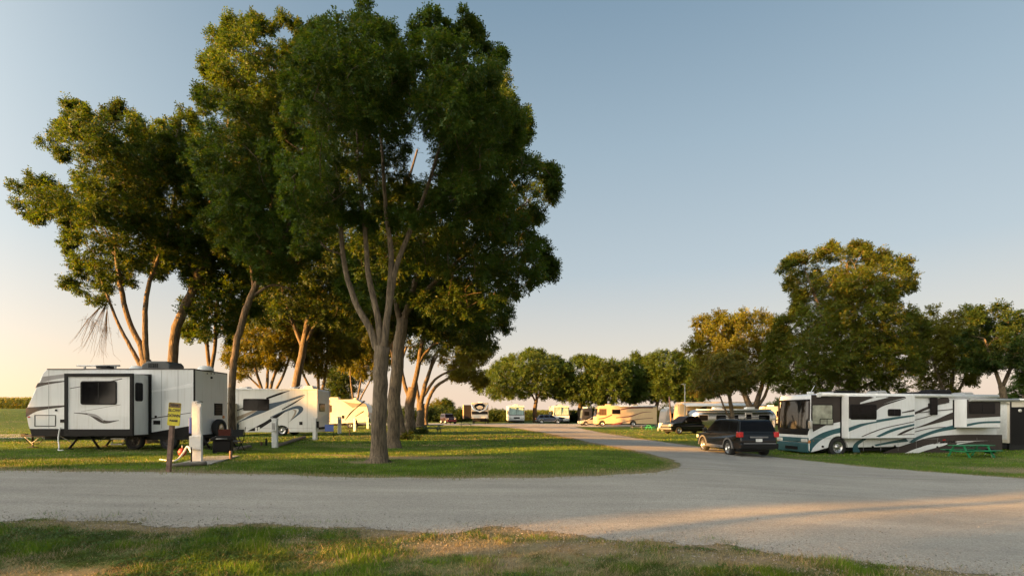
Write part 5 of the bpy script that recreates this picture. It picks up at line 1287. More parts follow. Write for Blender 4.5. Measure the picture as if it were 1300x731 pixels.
# ---- cars
def car(name, label, x, y, rz, L, Wd, H, paint, prof, cab, wins, wx, wr, belt, group='cars on the campground', rear=True, lamps=True, rack=False, cat='car', cladding=None):
    """local axes: forward is +x. prof = lower body side outline, cab = glasshouse outline above the belt"""
    v = Veh(name, label, cat, x, y, rz, group); rt = v.root; w = Wd / 2
    low = []
    for (u, z) in prof: low.append((u, z))
    b = MB()
    def tuck(px_, py_, pz_):
        k = 1 - .10 * max(0, (abs(px_) - (L / 2 - .7)) / .7) ** 2; k *= 1 - .05 * max(0, (.75 - pz_)) ; return (px_, py_ * k, pz_)
    arches = []
    zb = min(p[1] for p in prof)
    under = []
    for c in wx: under.append([(c + (wr + .07) * math.cos(a), max(zb, wr + (wr + .07) * math.sin(a))) for a in np.linspace(math.pi, 0, 12)])
    poly = low + [q for A_ in sorted(under, key=lambda A_: A_[0][0]) for q in A_]
    b.prism(poly, 'Y', -w, w, paint, .05, tuck)
    zc0 = min(p[1] for p in cab); zc1 = max(p[1] for p in cab)
    def tap(px_, py_, pz_):
        k = (pz_ - zc0) / (zc1 - zc0); return (px_, py_ * (1 - .20 * k), pz_)
    b.prism(cab, 'Y', -w * .97, w * .97, paint, .05, tap)
    b.box(-L / 2 + .35, L / 2 - .35, -w + .28, w - .28, .24, .6, SKIRT)
    if cladding:
        for sg in (-1, 1):
            b.box(wx[0] + wr + .1, wx[1] - wr - .1, sg * w - .03, sg * w + .035, .36, .5, cladding, .02) if wx[0] < wx[1] else b.box(wx[1] + wr + .1, wx[0] - wr - .1, sg * w - .03, sg * w + .035, .36, .5, cladding, .02)
            for c in wx:
                outr = [(c + (wr + .16) * math.cos(a), wr + (wr + .15) * math.sin(a)) for a in np.linspace(0, math.pi, 12)]
                inr = [(c + (wr + .06) * math.cos(a), wr + (wr + .06) * math.sin(a)) for a in np.linspace(math.pi, 0, 12)]
                vs = [(p[0], sg * (w + .02), p[1]) for p in outr] + [(p[0], sg * (w + .02), p[1]) for p in inr[::-1]] + [(p[0], sg * (w - .06), p[1]) for p in outr]
                b.add(vs, [(i, i + 1, 12 + i + 1, 12 + i) for i in range(11)] + [(i, i + 1, 24 + i + 1, 24 + i) for i in range(11)], cladding)
    b.build('body', rt)
    def sidept(u, z, sg, off=.012):
        k = (z - zc0) / (zc1 - zc0); return (u, sg * (w * .97 * (1 - .20 * k) + off), z)
    for sg in (-1, 1):
        for poly in wins:
            m = MB(); vs = [sidept(u, z, sg) for (u, z) in poly] + [sidept(u, z, sg, -.02) for (u, z) in poly]; n = len(poly)
            m.add(vs, [list(range(n)), list(range(2 * n - 1, n - 1, -1))] + [(i, (i + 1) % n, n + (i + 1) % n, n + i) for i in range(n)], GLASS)
            m.build('side_window', rt)
    # front and rear glass from cab outline: last points define slopes
    return v, w, tap
def glass_quad(v, p0, p1, w0, w1, name='rear_window', off=(0, 0, 0)):
    m = MB(); d_ = Vector((p1[0] - p0[0], 0, p1[1] - p0[1])).normalized(); nrm = Vector((-d_.z, 0, d_.x))
    if name == 'rear_window' and nrm.x > 0 or name == 'windscreen' and nrm.x < 0: nrm = -nrm
    vs = []
    for (p, ww) in ((p0, w0), (p1, w1)):
        for s_ in (-1, -.5, 0, .5, 1): vs.append((p[0] + nrm.x * (.014 + .012 * (1 - s_ * s_)), s_ * ww, p[1] + nrm.z * .014))
    m.add(vs, [(i, i + 1, 5 + i + 1, 5 + i) for i in range(4)], GLASS, True); return m.build(name, v.root)
def suv_black():
    L, Wd, H = 5.2, 1.98, 1.9
    x0, y0 = (923.5 - 650) / 650 * 26, 26.0      # rear left wheel
    rz = R(92.5); f = Vector((math.cos(rz), math.sin(rz))); r_ = Vector((f.y, -f.x))
    wr = .39; wxs = (-1.42, 1.6)
    c = Vector((x0, y0)) - f * wxs[0] + r_ * Wd / 2
    prof = [(-2.5, .42), (-2.6, .55), (-2.6, .80), (-2.55, 1.15), (-1.5, 1.17), (1.0, 1.14), (1.35, 1.12), (2.2, 1.04), (2.48, .93), (2.6, .7), (2.55, .42)]
    prof = [(2.55, .36), (2.6, .7), (2.48, .93), (2.2, 1.04), (1.35, 1.12), (-2.55, 1.17), (-2.62, .80), (-2.62, .5), (-2.5, .36)]
    cab = [(-2.54, 1.13), (-2.48, 1.35), (-2.28, 1.80), (-1.9, 1.86), (.0, 1.86), (.45, 1.80), (1.38, 1.12)]
    wins = [[(-2.25, 1.22), (-1.45, 1.22), (-1.45, 1.72), (-2.12, 1.70)], [(-1.35, 1.2), (-.45, 1.2), (-.45, 1.74), (-1.35, 1.73)], [(-.36, 1.2), (1.05, 1.18), (.42, 1.66), (.28, 1.73), (-.36, 1.74)]]
    v, w, tap = car('sport_utility_vehicle', 'black sport utility vehicle seen from behind with red tail lights, beside the long motorhome', c.x, c.y, rz, L, Wd, H, BLACKC, prof, cab, wins, wxs, wr, 1.15, cladding=SILVERT)
    rt = v.root
    glass_quad(v, (-2.50, 1.27), (-2.32, 1.72), .86, .74); glass_quad(v, (1.28, 1.2), (.5, 1.76), .82, .72, 'windscreen')
    for u in wxs:
        for sg in (-1, 1): wheel(rt, u, sg * (w + .01), wr, .26, sgn=sg, rimr=.66)
    for sg in (-1, 1):
        t = MB(); t.box(-2.66, -2.3, min(sg * (w - .22), sg * (w + .012)), max(sg * (w - .22), sg * (w + .012)), .97, 1.24, REDL, .04); t.build('tail_light', rt)
        t = MB(); t.box(2.35, 2.56, min(sg * (w - .35), sg * (w - .02)), max(sg * (w - .35), sg * (w - .02)), .76, .94, CLEARL, .03); t.build('headlight', rt)
        m = MB(); m.box(1.0, 1.12, min(sg * (w + .0), sg * (w + .24)), max(sg * w, sg * (w + .24)), 1.14, 1.34, BLACKC, .04); m.build('wing_mirror', rt)
        m = MB(); m.tube([(-2.0, sg * .7, 1.88), (-1.9, sg * .7, 1.93), (.0, sg * .7, 1.93), (.15, sg * .7, 1.87)], .02, BLACKP, 6); m.build('roof_rail', rt)
        m = MB(); m.box(-1.0 + .2, 1.1, min(sg * (w - .02), sg * (w + .13)), max(sg * (w - .02), sg * (w + .13)), .36, .41, SILVERT, .015); m.build('running_board', rt)
        for u in (-.35, .75): m = MB(); m.box(u - .1, u + .1, min(sg * w, sg * (w + .03)), max(sg * w, sg * (w + .03)), 1.0, 1.04, BLACKC, .01); m.build('door_handle', rt)
    m = MB(); m.box(-2.74, -2.45, -w + .06, w - .06, .42, .68, BLACKC, .05); m.box(-2.75, -2.7, -w + .2, w - .2, .66, .70, SILVERT, .01); m.build('bumper', rt)
    m = MB(); m.box(-2.665, -2.60, -.45, .45, .94, 1.02, SILVERT, .015); m.build('tailgate_trim', rt)
    m = MB(); m.box(-2.655, -2.61, -.16, .16, .76, .90, PEDW, .005); m.build('number_plate', rt)
suv_black()
def pickup():
    L, Wd = 5.6, 1.95; d = 53
    x = (841 - 650) / 650 * d + L / 2 - .1; rz = R(180 + 22)
    cx, cy = x + .3, d + 1.4
    wr = .39; wxs = (-1.75, 1.8)
    prof = [(2.75, .42), (2.8, .75), (2.7, 1.02), (2.3, 1.12), (1.3, 1.2), (-2.75, 1.2), (-2.8, .5), (-2.7, .42)]
    cab = [(-2.6, 1.17), (-2.5, 1.78), (-2.2, 1.83), (.2, 1.86), (.55, 1.80), (1.42, 1.18)]
    wins = [[(-2.35, 1.25), (-1.0, 1.25), (-1.0, 1.70), (-2.25, 1.70)], [(-.9, 1.25), (-.15, 1.25), (-.15, 1.74), (-.9, 1.72)], [(-.05, 1.25), (1.1, 1.24), (.5, 1.66), (.35, 1.74), (-.05, 1.75)]]
    v, w, tap = car('pickup_truck', 'black pickup truck facing left in front of the silver trailer', cx, cy, rz, L, Wd, 1.9, BLACKC, prof, cab, wins, wxs, wr, 1.2, cat='pickup truck')
    rt = v.root
    glass_quad(v, (1.32, 1.25), (.6, 1.76), .84, .72, 'windscreen')
    for u in wxs:
        for sg in (-1, 1): wheel(rt, u, sg * (w + .01), wr, .26, sgn=sg, rimr=.66)
    for sg in (-1, 1):
        t = MB(); t.box(2.5, 2.83, min(sg * (w - .4), sg * (w - .06)), max(sg * (w - .4), sg * (w - .06)), .82, 1.02, CLEARL, .03); t.build('headlight', rt)
        m = MB(); m.box(1.0, 1.12, min(sg * w, sg * (w + .26)), max(sg * w, sg * (w + .26)), 1.2, 1.42, BLACKC, .04); m.build('wing_mirror', rt)
    m = MB(); m.box(2.66, 2.9, -w + .06, w - .06, .45, .68, SILVERT, .05); m.build('bumper', rt)
    m = MB(); m.box(2.7, 2.83, -.55, .55, .74, 1.0, SILVERT, .03); m.build('grille', rt)
pickup()
def small_cars():
    # dark jeep beyond the lawn
    d = 92; x = (569 - 650) / 650 * d; wr = .38; wxs = (-1.2, 1.2)
    prof = [(1.9, .42), (1.95, .8), (1.8, 1.05), (.9, 1.12), (-1.9, 1.12), (-1.95, .5), (-1.85, .42)]
    cab = [(-1.88, 1.1), (-1.82, 1.72), (-1.6, 1.78), (.2, 1.78), (.4, 1.72), (.85, 1.1)]
    wins = [[(-1.7, 1.18), (-.85, 1.18), (-.85, 1.66), (-1.65, 1.66)], [(-.75, 1.18), (.6, 1.18), (.3, 1.64), (-.75, 1.66)]]
    v, w, tap = car('off_road_car', 'dark boxy off-road car with a red lower edge parked left of the fifth wheel trailer', x, d, R(-64), 4.2, 1.9, 1.8, mat('dark_plum_paint', (.03, .015, .02), .25, coat=.8), prof, cab, wins, wxs, wr, 1.1)
    for u in wxs:
        for sg in (-1, 1): wheel(v.root, u, sg * (w + .01), wr, .26, sgn=sg)
    glass_quad(v, (.82, 1.16), (.42, 1.7), .82, .72, 'windscreen')
    m = MB(); m.box(1.9, 2.12, -.85, .85, .42, .62, mat('red_bumper', (.2, .02, .03), .4), .03); m.build('bumper', v.root)
    for sg in (-1, 1): t = MB(); t.lathe([(.001, .04), (.1, .03), (.11, 0)], (1.93, sg * .65, .88), 'X', CLEARL, 12); t.build('headlight', v.root)
    # blue suv in front of the second far motorhome
    d = 98; x = (697 - 650) / 650 * d; wxs = (-1.5, 1.55); wr = .37
    prof = [(2.55, .40), (2.6, .75), (2.4, .95), (1.4, 1.05), (-2.6, 1.08), (-2.65, .5), (-2.6, .40)]
    cab = [(-2.3, 1.04), (-1.9, 1.62), (-1.6, 1.68), (.2, 1.68), (.5, 1.62), (1.35, 1.03)]
    wins = [[(-2.0, 1.12), (-1.1, 1.12), (-1.1, 1.58), (-1.75, 1.57)], [(-1.0, 1.12), (-.1, 1.12), (-.1, 1.6), (-1.0, 1.59)], [(0, 1.12), (1.05, 1.1), (.5, 1.55), (0, 1.6)]]
    v, w, tap = car('estate_car', 'blue and grey estate car parked side on before the second far motorhome', x, d, R(2), 5.2, 1.85, 1.7, NAVYC, prof, cab, wins, wxs, wr, 1.05, cladding=SILVERT)
    for u in wxs:
        for sg in (-1, 1): wheel(v.root, u, sg * (w + .01), wr, .25, sgn=sg, rimr=.7)
    t = MB(); t.box(-2.68, -2.55, -.9, -.65, .75, 1.0, REDL, .02); t.build('tail_light', v.root)
    # champagne car
    d = 84.5; x = (751 - 650) / 650 * d; wxs = (-1.3, 1.3); wr = .33
    prof = [(2.15, .32), (2.2, .6), (2.0, .78), (1.1, .92), (-2.1, .98), (-2.15, .45), (-2.1, .32)]
    cab = [(-2.0, .95), (-1.6, 1.35), (-1.2, 1.42), (-.2, 1.42), (.2, 1.36), (1.1, .92)]
    wins = [[(-1.7, 1.0), (-.75, 1.0), (-.75, 1.34), (-1.4, 1.32)], [(-.65, 1.0), (.8, .98), (.2, 1.3), (-.65, 1.35)]]
    v, w, tap = car('hatchback_car', 'champagne hatchback with its nose showing left of the orange lit motorhome', x, d, R(180 + 12), 4.3, 1.75, 1.45, CREAMC, prof, cab, wins, wxs, wr, .95)
    for u in wxs:
        for sg in (-1, 1): wheel(v.root, u, sg * (w + .01), wr, .22, sgn=sg)
    glass_quad(v, (1.0, .98), (.25, 1.34), .76, .66, 'windscreen')
    for sg in (-1, 1): t = MB(); t.box(2.0, 2.21, sg * .6 - .14, sg * .6 + .14, .58, .72, CLEARL, .03); t.build('headlight', v.root)
small_cars()

# ---- silver airstream-like trailer
def silver_trailer():
    L, Wd, d, rz = 9.0, 2.5, 54.0, R(0)
    cx, cy = near_corner(880, d, rz, L, Wd, 'L')
    v = Veh('travel_trailer', 'polished silver aluminium trailer with rounded ends behind the black sport utility vehicle', 'caravan', cx, cy, rz, GV)
    rt = v.root; xl, xr = -L / 2, L / 2
    H = 2.6; b = MB(); N = 22; vs = []; secs = 26
    for i in range(secs + 1):
        t = -1 + 2 * i / secs; x = t * L / 2
        e = max(0, (abs(x) - (L / 2 - 1.0)) / 1.0); k = math.sqrt(max(0.04, 1 - e * e * .96)); sc = .35 + .65 * k
        for j in range(N):
            a = 2 * math.pi * j / N; ca, sa = math.cos(a), math.sin(a)
            px_ = math.copysign(abs(ca) ** .5, ca) * Wd / 2 * (0.55 + .45 * k); pz_ = math.copysign(abs(sa) ** .55, sa) * (H - .45) / 2 * sc
            vs.append((x, px_, .45 + (H - .45) / 2 + pz_ + (0.12 * (1 - sc) if sa > 0 else 0)))
    fs = [(i * N + j, i * N + (j + 1) % N, (i + 1) * N + (j + 1) % N, (i + 1) * N + j) for i in range(secs) for j in range(N)] + [list(range(N)), list(range(secs * N, secs * N + N))]
    b.add(vs, fs, ALU, True); b.build('body', rt)
    yn = -Wd / 2
    for (u0, u1) in ((xl + .6, xl + 1.6), (-2.1, -1.0), (-.8, .3), (2.4, 3.6)): window(rt, u0, u1, 1.35, 2.0, val=yn + .02, r=.12, fr=.04, frame=STEEL)
    m = MB(); m.box(1.0, 1.75, yn - .01, yn + .06, .6, 2.25, ALU, .04); o = m.build('door', rt); window(o, 1.12, 1.63, 1.5, 2.05, val=yn - .01, r=.08)
    for x_ in (-.1, .85): wheel(rt, x_, yn + .08, .36, .24)
    m = MB(); m.tube([(xl + .3, yn - .05, 2.52), (xr - .8, yn - .05, 2.52)], .07, PEDW, 10); m.build('awning', rt)
    m = MB(); m.box(xl - .75, xl - .35, -.35, .35, .5, 1.15, PEDW, .06); m.build('gas_cover', rt)
    m = MB()
    for y_ in (-.5, .5): m.tube([(xl + .8, y_, .5), (xl - 1.1, 0, .5)], .04, STEEL, 6)
    m.tube([(xl - .9, 0, .9), (xl - .9, 0, 0)], .03, STEEL, 6); m.build('hitch', rt)
    m = MB(); m.box(xl + .3, xr - .3, yn + .4, -yn - .4, .3, .6, SKIRT); m.build('chassis', rt)
    for x_ in (-1.5, 2.0): m = MB(); m.box(x_ - .45, x_ + .45, -.35, .35, H - .03, H + .22, PEDW, .06); m.build('air_conditioner', rt)
silver_trailer()

# ---- generic far motorhomes / trailers
def far_front(label, pxl, pxr, d, H, yaw, paint, glass, side, name='motorhome'):
    Wd = (pxr - pxl) / F * d; x = (pxl + pxr) / 2 / 1.0
    X = ((pxl + pxr) / 2 - CX) / F * d; L = 9.0
    v = Veh(name, label, 'motorhome', X, d, R(yaw), GV); rt = v.root; w = Wd / 2
    b = MB(); b.prism([(.05, .45), (-.05, .9), (.0, 1.5), (.18, H - .25), (.5, H), (L, H), (L, .45)], 'X', -w, w, paint, .05) if False else b.prism([(.05, .45), (-.05, .9), (.0, 1.5), (.18, H - .25), (.5, H), (L, H), (L, .45)], 'Y', -w, w, paint, .05)
    # the profile runs along depth: swap axes so the front faces the camera
    b.v = [(q[1], q[0], q[2]) for q in b.v]
    b.box(-w + .1, w - .1, .2, L - .2, .2, .5, SKIRT); b.box(-w - .01, -w + .02, .6, L - .1, 1.0, 1.2, side); b.build('body', rt)
    a = MB(); zs0, zs1 = 1.62, H - .42
    a.add([(-w + .14, -.03, zs0), (w - .14, -.03, zs0), (w - .2, .13, zs1), (-w + .2, .13, zs1)], [(0, 1, 2, 3)], glass); wo = a.build('windscreen', rt)
    a = MB(); a.box(-w + .04, w - .04, -.035, .1, zs0 - .1, zs0 - .01, BLACKP, .02); a.box(-.03, .03, -.05, .16, zs0, zs1, BLACKP)
    a.box(-w + .04, w - .04, .06, .3, zs1, zs1 + .08, BLACKP, .02)
    for s_ in (-1, 1): a.tube([(s_ * (w - .12), -.04, zs0 - .02), (s_ * (w - .18), .12, zs1 + .02)], .05, BLACKP, 6)
    a.build('frame', wo)
    a = MB(); a.box(-w + .02, w - .02, -.16, .1, .42, .68, GREYP, .05); a.build('bumper', rt)
    a = MB(); a.box(-.6, .6, -.1, .05, .85, 1.15, BLACKP, .03); a.build('grille', rt)
    for s_ in (-1, 1):
        a = MB(); a.box(s_ * (w - .3) - .16, s_ * (w - .3) + .16, -.1, .06, .85, 1.05, CLEARL, .03); a.build('headlight', rt)
        a = MB(); a.box(s_ * (w + .22) - .09, s_ * (w + .22) + .09, -.15, .0, 1.7, 2.15, BLACKP, .03); a.tube([(s_ * w, .1, 2.1), (s_ * (w + .22), -.08, 2.1)], .02, BLACKP, 5); a.build('wing_mirror', rt)
        for yy in (1.3, 6.5):
            m = MB(); m.lathe([(.25, -s_ * 0), (.42, 0), (.42, -s_ * .25), (.25, -s_ * .25), (.001, -s_ * .1)], (s_ * (w + .005), yy, .42), 'X', RUBBER, 18); m.build('wheel', rt)
    for yy in (2.2, 6.0): a = MB(); a.box(-.4, .4, yy - .45, yy + .45, H - .02, H + .25, PEDW, .05); a.build('air_conditioner', rt)
    window(rt, 1.2, 2.4, 1.7, 2.5, axis='X', val=-w, sgn=-1); window(rt, 3.6, 5.0, 1.7, 2.5, axis='X', val=-w, sgn=-1)
    return v
far_front('white motorhome facing the camera left of the widest far tree', 646, 666, 101, 3.45, 4, WHITE, TEALGL, GREYP)
far_front('white motorhome facing the camera behind the blue estate car', 703, 723, 102, 3.5, 2, WHITE, TEALGL, GREYP)
def fifth_wheel():
    d = 91; X = (609 - CX) / F * d
    v = Veh('fifth_wheel_trailer', 'fifth wheel trailer with a dark visor shaped nose beyond the far picnic table', 'caravan', X, d, R(2), GV); rt = v.root
    w = 1.5; H = 3.75; b = MB(); prof = [(1.3, .9), (1.3, 1.25), (.0, 1.45), (-.08, 2.0), (.15, 3.0), (.8, H), (9, H - .1), (9, .8)]
    b.prism(prof, 'Y', -w, w, TAN, .06); b.v = [(q[1], q[0], q[2]) for q in b.v]
    b.box(-w + .2, w - .2, 1.6, 8.8, .35, .92, SKIRT); b.build('body', rt)
    lf = MB(); lf.box(-w + .05, w - .05, -.06, .3, 1.0, 1.75, CREAM, .05); lf.build('lower_cap', rt)
    a = MB(); vs = [(math.cos(t) * 1.0 * (1 if math.sin(t) > 0 else .8), .18 - .0 * t, 3.0 + math.sin(t) * .72) for t in np.linspace(0, 2 * math.pi, 25)[:-1]]
    def zy(x_, y_, z_): return (x_, -.14 + max(0, (z_ - 2.0)) * .24 + (.5 * max(0, z_ - 3.1)), z_)
    n = len(vs); A_ = [zy(*q) for q in vs]; B_ = [(q[0], q[1] + .3, q[2]) for q in A_]; a.add(A_ + B_, [list(range(n))] + [(i, (i + 1) % n, n + (i + 1) % n, n + i) for i in range(n)], GLASS); a.build('nose_window', rt)
    c = MB(); c.tube([zy(-1.45, 0, 3.35), zy(-1.1, 0, 2.55), zy(0, 0, 2.15), zy(1.1, 0, 2.55), zy(1.45, 0, 3.35)], .14, PEDW, 8); c.build('nose_moulding', rt)
    c = MB(); c.box(-w + .1, w - .1, -.12, .3, 1.7, 2.2, BLACKP, .04); c.build('nose_panel', rt)
    dr = MB(); dr.box(-w - 1.5, -w + .1, 2.4, 5.0, .95, 3.4, BLACKP, .03); dr.box(-w - 1.65, -w - 1.45, 2.35, 5.05, .9, 3.45, TAN, .02); dr.build('slide_out', rt)
    for s_ in (-1, 1): c = MB(); c.box(s_ * 1.0 - .05, s_ * 1.0 + .05, .9, 1.05, 0, 1.3, BLACKP); c.build('landing_leg', rt)
    for s_ in (-1, 1):
        for yy in (5.6, 6.5): m = MB(); m.lathe([(.2, 0), (.38, 0), (.38, -s_ * .22), (.2, -s_ * .22)], (s_ * w, yy, .38), 'X', RUBBER, 16); m.build('wheel', rt)
    c = MB(); c.box(-.4, .4, 3, 4, H - .1, H + .2, PEDW, .05); c.build('air_conditioner', rt)
fifth_wheel()
def orange_motorhome():
    L, Wd, d, rz = 9.4, 2.5, 79.0, R(3)
    cx, cy = near_corner(758, d, rz, L, Wd, 'L')
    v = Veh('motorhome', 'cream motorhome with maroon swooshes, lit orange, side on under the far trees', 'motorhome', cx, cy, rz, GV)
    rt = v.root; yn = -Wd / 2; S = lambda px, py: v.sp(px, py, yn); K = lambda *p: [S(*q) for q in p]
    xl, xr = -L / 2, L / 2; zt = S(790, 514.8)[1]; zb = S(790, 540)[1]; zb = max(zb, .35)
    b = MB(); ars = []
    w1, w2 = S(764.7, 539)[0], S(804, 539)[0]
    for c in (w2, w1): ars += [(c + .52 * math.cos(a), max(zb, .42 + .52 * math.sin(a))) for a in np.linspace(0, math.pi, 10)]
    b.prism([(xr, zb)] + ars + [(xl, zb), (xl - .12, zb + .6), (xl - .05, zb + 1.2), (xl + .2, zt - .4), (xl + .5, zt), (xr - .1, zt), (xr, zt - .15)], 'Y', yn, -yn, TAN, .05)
    k = [0]
    def st(t, q, m): k[0] += 1; band(b, K(*t), K(*q), 'Y', yn + .003, -.006 - .002 * k[0], m)
    st([(760, 531), (768, 529.5), (777, 525.5)], [(760, 532), (768, 530.8), (777, 527)], MAROON)
    st([(782, 529.5), (800, 527.5), (815, 523), (824, 522.3)], [(782, 530.5), (800, 529), (815, 524), (829, 522.5)], MAROON)
    st([(788, 519), (800, 516.5), (815, 515.8), (829, 516.2)], [(788, 520.5), (800, 518.5), (815, 518), (829, 518.2)], MAROON)
    st([(776, 538.5), (784, 536.5), (792, 535.3)], [(776, 539.5), (787, 538.5), (792, 536)], MAROON)
    st([(792, 535.3), (803, 532.5), (815, 531), (829, 530)], [(792, 536), (803, 533.4), (815, 531.7), (829, 530.6)], MAROON)
    b.box(xl + .3, xr - .2, yn + .3, -yn - .3, .25, zb + .3, SKIRT); b.build('body', rt)
    q0, q1 = S(760.5, 527), S(770, 518.5); window(rt, q0[0], q1[0], q0[1], q1[1], val=yn, glass=mat('warm_glass', (.12, .07, .04), .15), split=[.5], frame=TAUPE)
    q0, q1 = S(777, 525.2), S(787.5, 519.5); window(rt, q0[0], q1[0], q0[1], q1[1], val=yn)
    for x_ in (w1, w2): wheel(rt, x_, yn + .03, .42, .28)
    a = MB(); z0, z1 = zb + 1.2, zt - .45
    a.add([(xl - .07, yn + .12, z0), (xl - .07, -yn - .12, z0), (xl + .19, -yn - .18, z1), (xl + .19, yn + .18, z1)], [(0, 1, 2, 3)], GLASS); a.build('windscreen', rt)
    a = MB(); a.box(xr + .002, xr + .12, yn + .05, -yn - .05, .45, .7, BLACKP, .03); a.build('bumper', rt)
    window(rt, -.9, .9, 1.6, 2.5, axis='X', val=xr, sgn=1, glass=TEALGL)
    a = MB(); a.tube([(-1.2, yn - .1, zt - .08), (xr - .2, yn - .1, zt - .08)], .09, PEDW, 10); a.build('awning', rt)
    for x_ in (-2.7, 1.6): a = MB(); a.box(x_ - .4, x_ + .4, -.35, .35, zt - .02, zt + .24, TAN, .05); a.build('air_conditioner', rt)
    a = MB(); a.box(xl - .2, xl - .05, yn - .22, yn - .02, 1.9, 2.3, BLACKP, .03); a.build('wing_mirror', rt)
orange_motorhome()
def simple_rv(label, pxl, pxr, d, H, rz, paint, stripes, wins, name='motorhome', cat='motorhome', zb=.5, awn=False):
    L = (pxr - pxl) / F * d; Wd = 2.5
    cx, cy = near_corner(pxl, d, rz, L, Wd, 'L'); v = Veh(name, label, cat, cx, cy, rz, GV); rt = v.root; yn = -Wd / 2
    b = MB(); xl, xr = -L / 2, L / 2
    b.prism([(xl, zb), (xl - .05, zb + .8), (xl + .12, H - .3), (xl + .4, H), (xr - .1, H), (xr, H - .12), (xr, zb)], 'Y', yn, -yn, paint, .05)
    for i, (f0, f1, z0, z1, z2, z3, m) in enumerate(stripes):
        band(b, [(xl + L * f0, z1), (xl + L * (f0 + f1) / 2, (z1 + z3) / 2 + .1), (xl + L * f1, z3)], [(xl + L * f0, z0), (xl + L * (f0 + f1) / 2, (z0 + z2) / 2 + .05), (xl + L * f1, z2)], 'Y', yn + .003, -.007 - .002 * i, m)
    b.box(xl + .3, xr - .2, yn + .3, -yn - .3, .2, zb + .05, SKIRT); b.build('body', rt)
    for (f0, f1, z0, z1) in wins: window(rt, xl + L * f0, xl + L * f1, z0, z1, val=yn)
    for f_ in (.15, .75): wheel(rt, xl + L * f_, yn + .03, .42, .26)
    a = MB(); a.box(xl + L * .4 - .4, xl + L * .4 + .4, -.3, .3, H - .02, H + .24, PEDW, .05); a.build('air_conditioner', rt)
    if awn:
        a = MB(); a.add([(xl + .2, yn - .02, H - .12), (xr - .2, yn - .02, H - .12), (xr - .2, yn - 2.4, H - .55), (xl + .2, yn - 2.4, H - .55)], [(0, 1, 2, 3)], PEDW)
        a.tube([(xl + .2, yn - 2.4, H - .55), (xr - .2, yn - 2.4, H - .55)], .06, PEDW, 8)
        for x_ in (xl + .3, xr - .3): a.tube([(x_, yn - 2.4, H - .55), (x_, yn - 2.3, 0)], .03, STEEL, 6)
        a.build('awning', rt)
    return v
simple_rv('tan and brown motorhome with its awning out, seen over the silver trailer', 862, 962, 66, 3.55, R(-2), TAN, [(.0, .35, .9, 1.3, 2.6, 3.2, BROWNP), (.1, .5, .7, .9, 1.9, 2.3, WHITE), (.3, .9, 1.1, 1.4, 2.4, 2.6, MAROON)], [(.1, .18, 1.7, 2.4), (.5, .6, 1.7, 2.4)], awn=True)
simple_rv('dark grey small trailer between the wooden pole and the black pickup truck', 845, 862, 70, 2.7, R(4), GREYP, [(.1, .9, .9, 1.0, 1.1, 1.3, CREAM)], [(.3, .7, 1.5, 2.1)], 'travel_trailer', 'caravan')
simple_rv('cream motorhome with an orange tinted window glimpsed left of the long motorhome front', 966, 1010, 78, 3.1, R(0), CREAM, [(.0, .9, 1.0, 1.2, 1.6, 1.8, TAUPE)], [(.1, .3, 1.7, 2.4), (.45, .62, 1.6, 2.4)])
simple_rv('dark van mostly hidden behind the champagne hatchback', 739, 752, 90, 2.9, R(0), mat('dark_van_paint', (.03, .03, .035), .3, coat=.5), [(.0, .5, .7, .8, .7, .8, GREYST)], [(.2, .7, 1.6, 2.3)], 'camper_van', 'van')

# ---- small things ---------------------------------------------------------
def picnic(label, px, py, L, rz, m, d=None, group='picnic tables', x=None, scale=1):
    x, y = G(px, py); root = empty('picnic_table', (x, y, gz(x, y)), rz, label, 'picnic table', group)
    t = MB()
    for i in range(5): t.box(-L / 2, L / 2, -.37 + i * .15, -.24 + i * .15, .71, .75, m, .008)
    for u in (-L * .33, L * .33): t.box(u - .04, u + .04, -.36, .36, .64, .71, m)
    t.build('table_top', root)
    for s_ in (-1, 1):
        b = MB()
        for i in range(2): y0 = s_ * (.62 + i * .14); b.box(-L / 2, L / 2, y0 - .065, y0 + .065, .42, .46, m, .008)
        b.build('seat', root)
    for u in (-L * .33, L * .33):
        f = MB(); f.box(u - .09, u - .05, -.8, .8, .34, .42, m, .005)
        f.build('cross_beam', root)
        for s_ in (-1, 1): f = MB(); f.prism([(s_ * .22, .71), (s_ * .32, .71), (s_ * .72, 0), (s_ * .62, 0)], 'X', u - .05, u - .0, m); f.build('leg', root)
    f = MB(); f.tube([(-L * .33, 0, .4), (0, 0, .68)], .02, m, 6); f.tube([(L * .33, 0, .4), (0, 0, .68)], .02, m, 6); f.build('brace', root)
    root.scale = (scale,) * 3
    return root
picnic('bright green picnic table in front of the rear wheel of the long motorhome', 1233, 580, 2.55, R(8), GREENP, scale=.84)
picnic('dark green picnic table with a pale top on the lawn right of the tree row', 549, 550, 1.8, R(-4), DKGREEN)
picnic('dark picnic table on the far lawn in front of the fifth wheel trailer', 592, 543, 1.8, R(5), DKGREEN)
picnic('small green picnic table by the rear of the orange lit motorhome', 826, 545.5, 1.0, R(30), GREENP, scale=.85)
picnic('low pale wooden picnic table beside the orange lit motorhome', 808, 544.5, 2.6, R(2), PALEW, scale=.7)

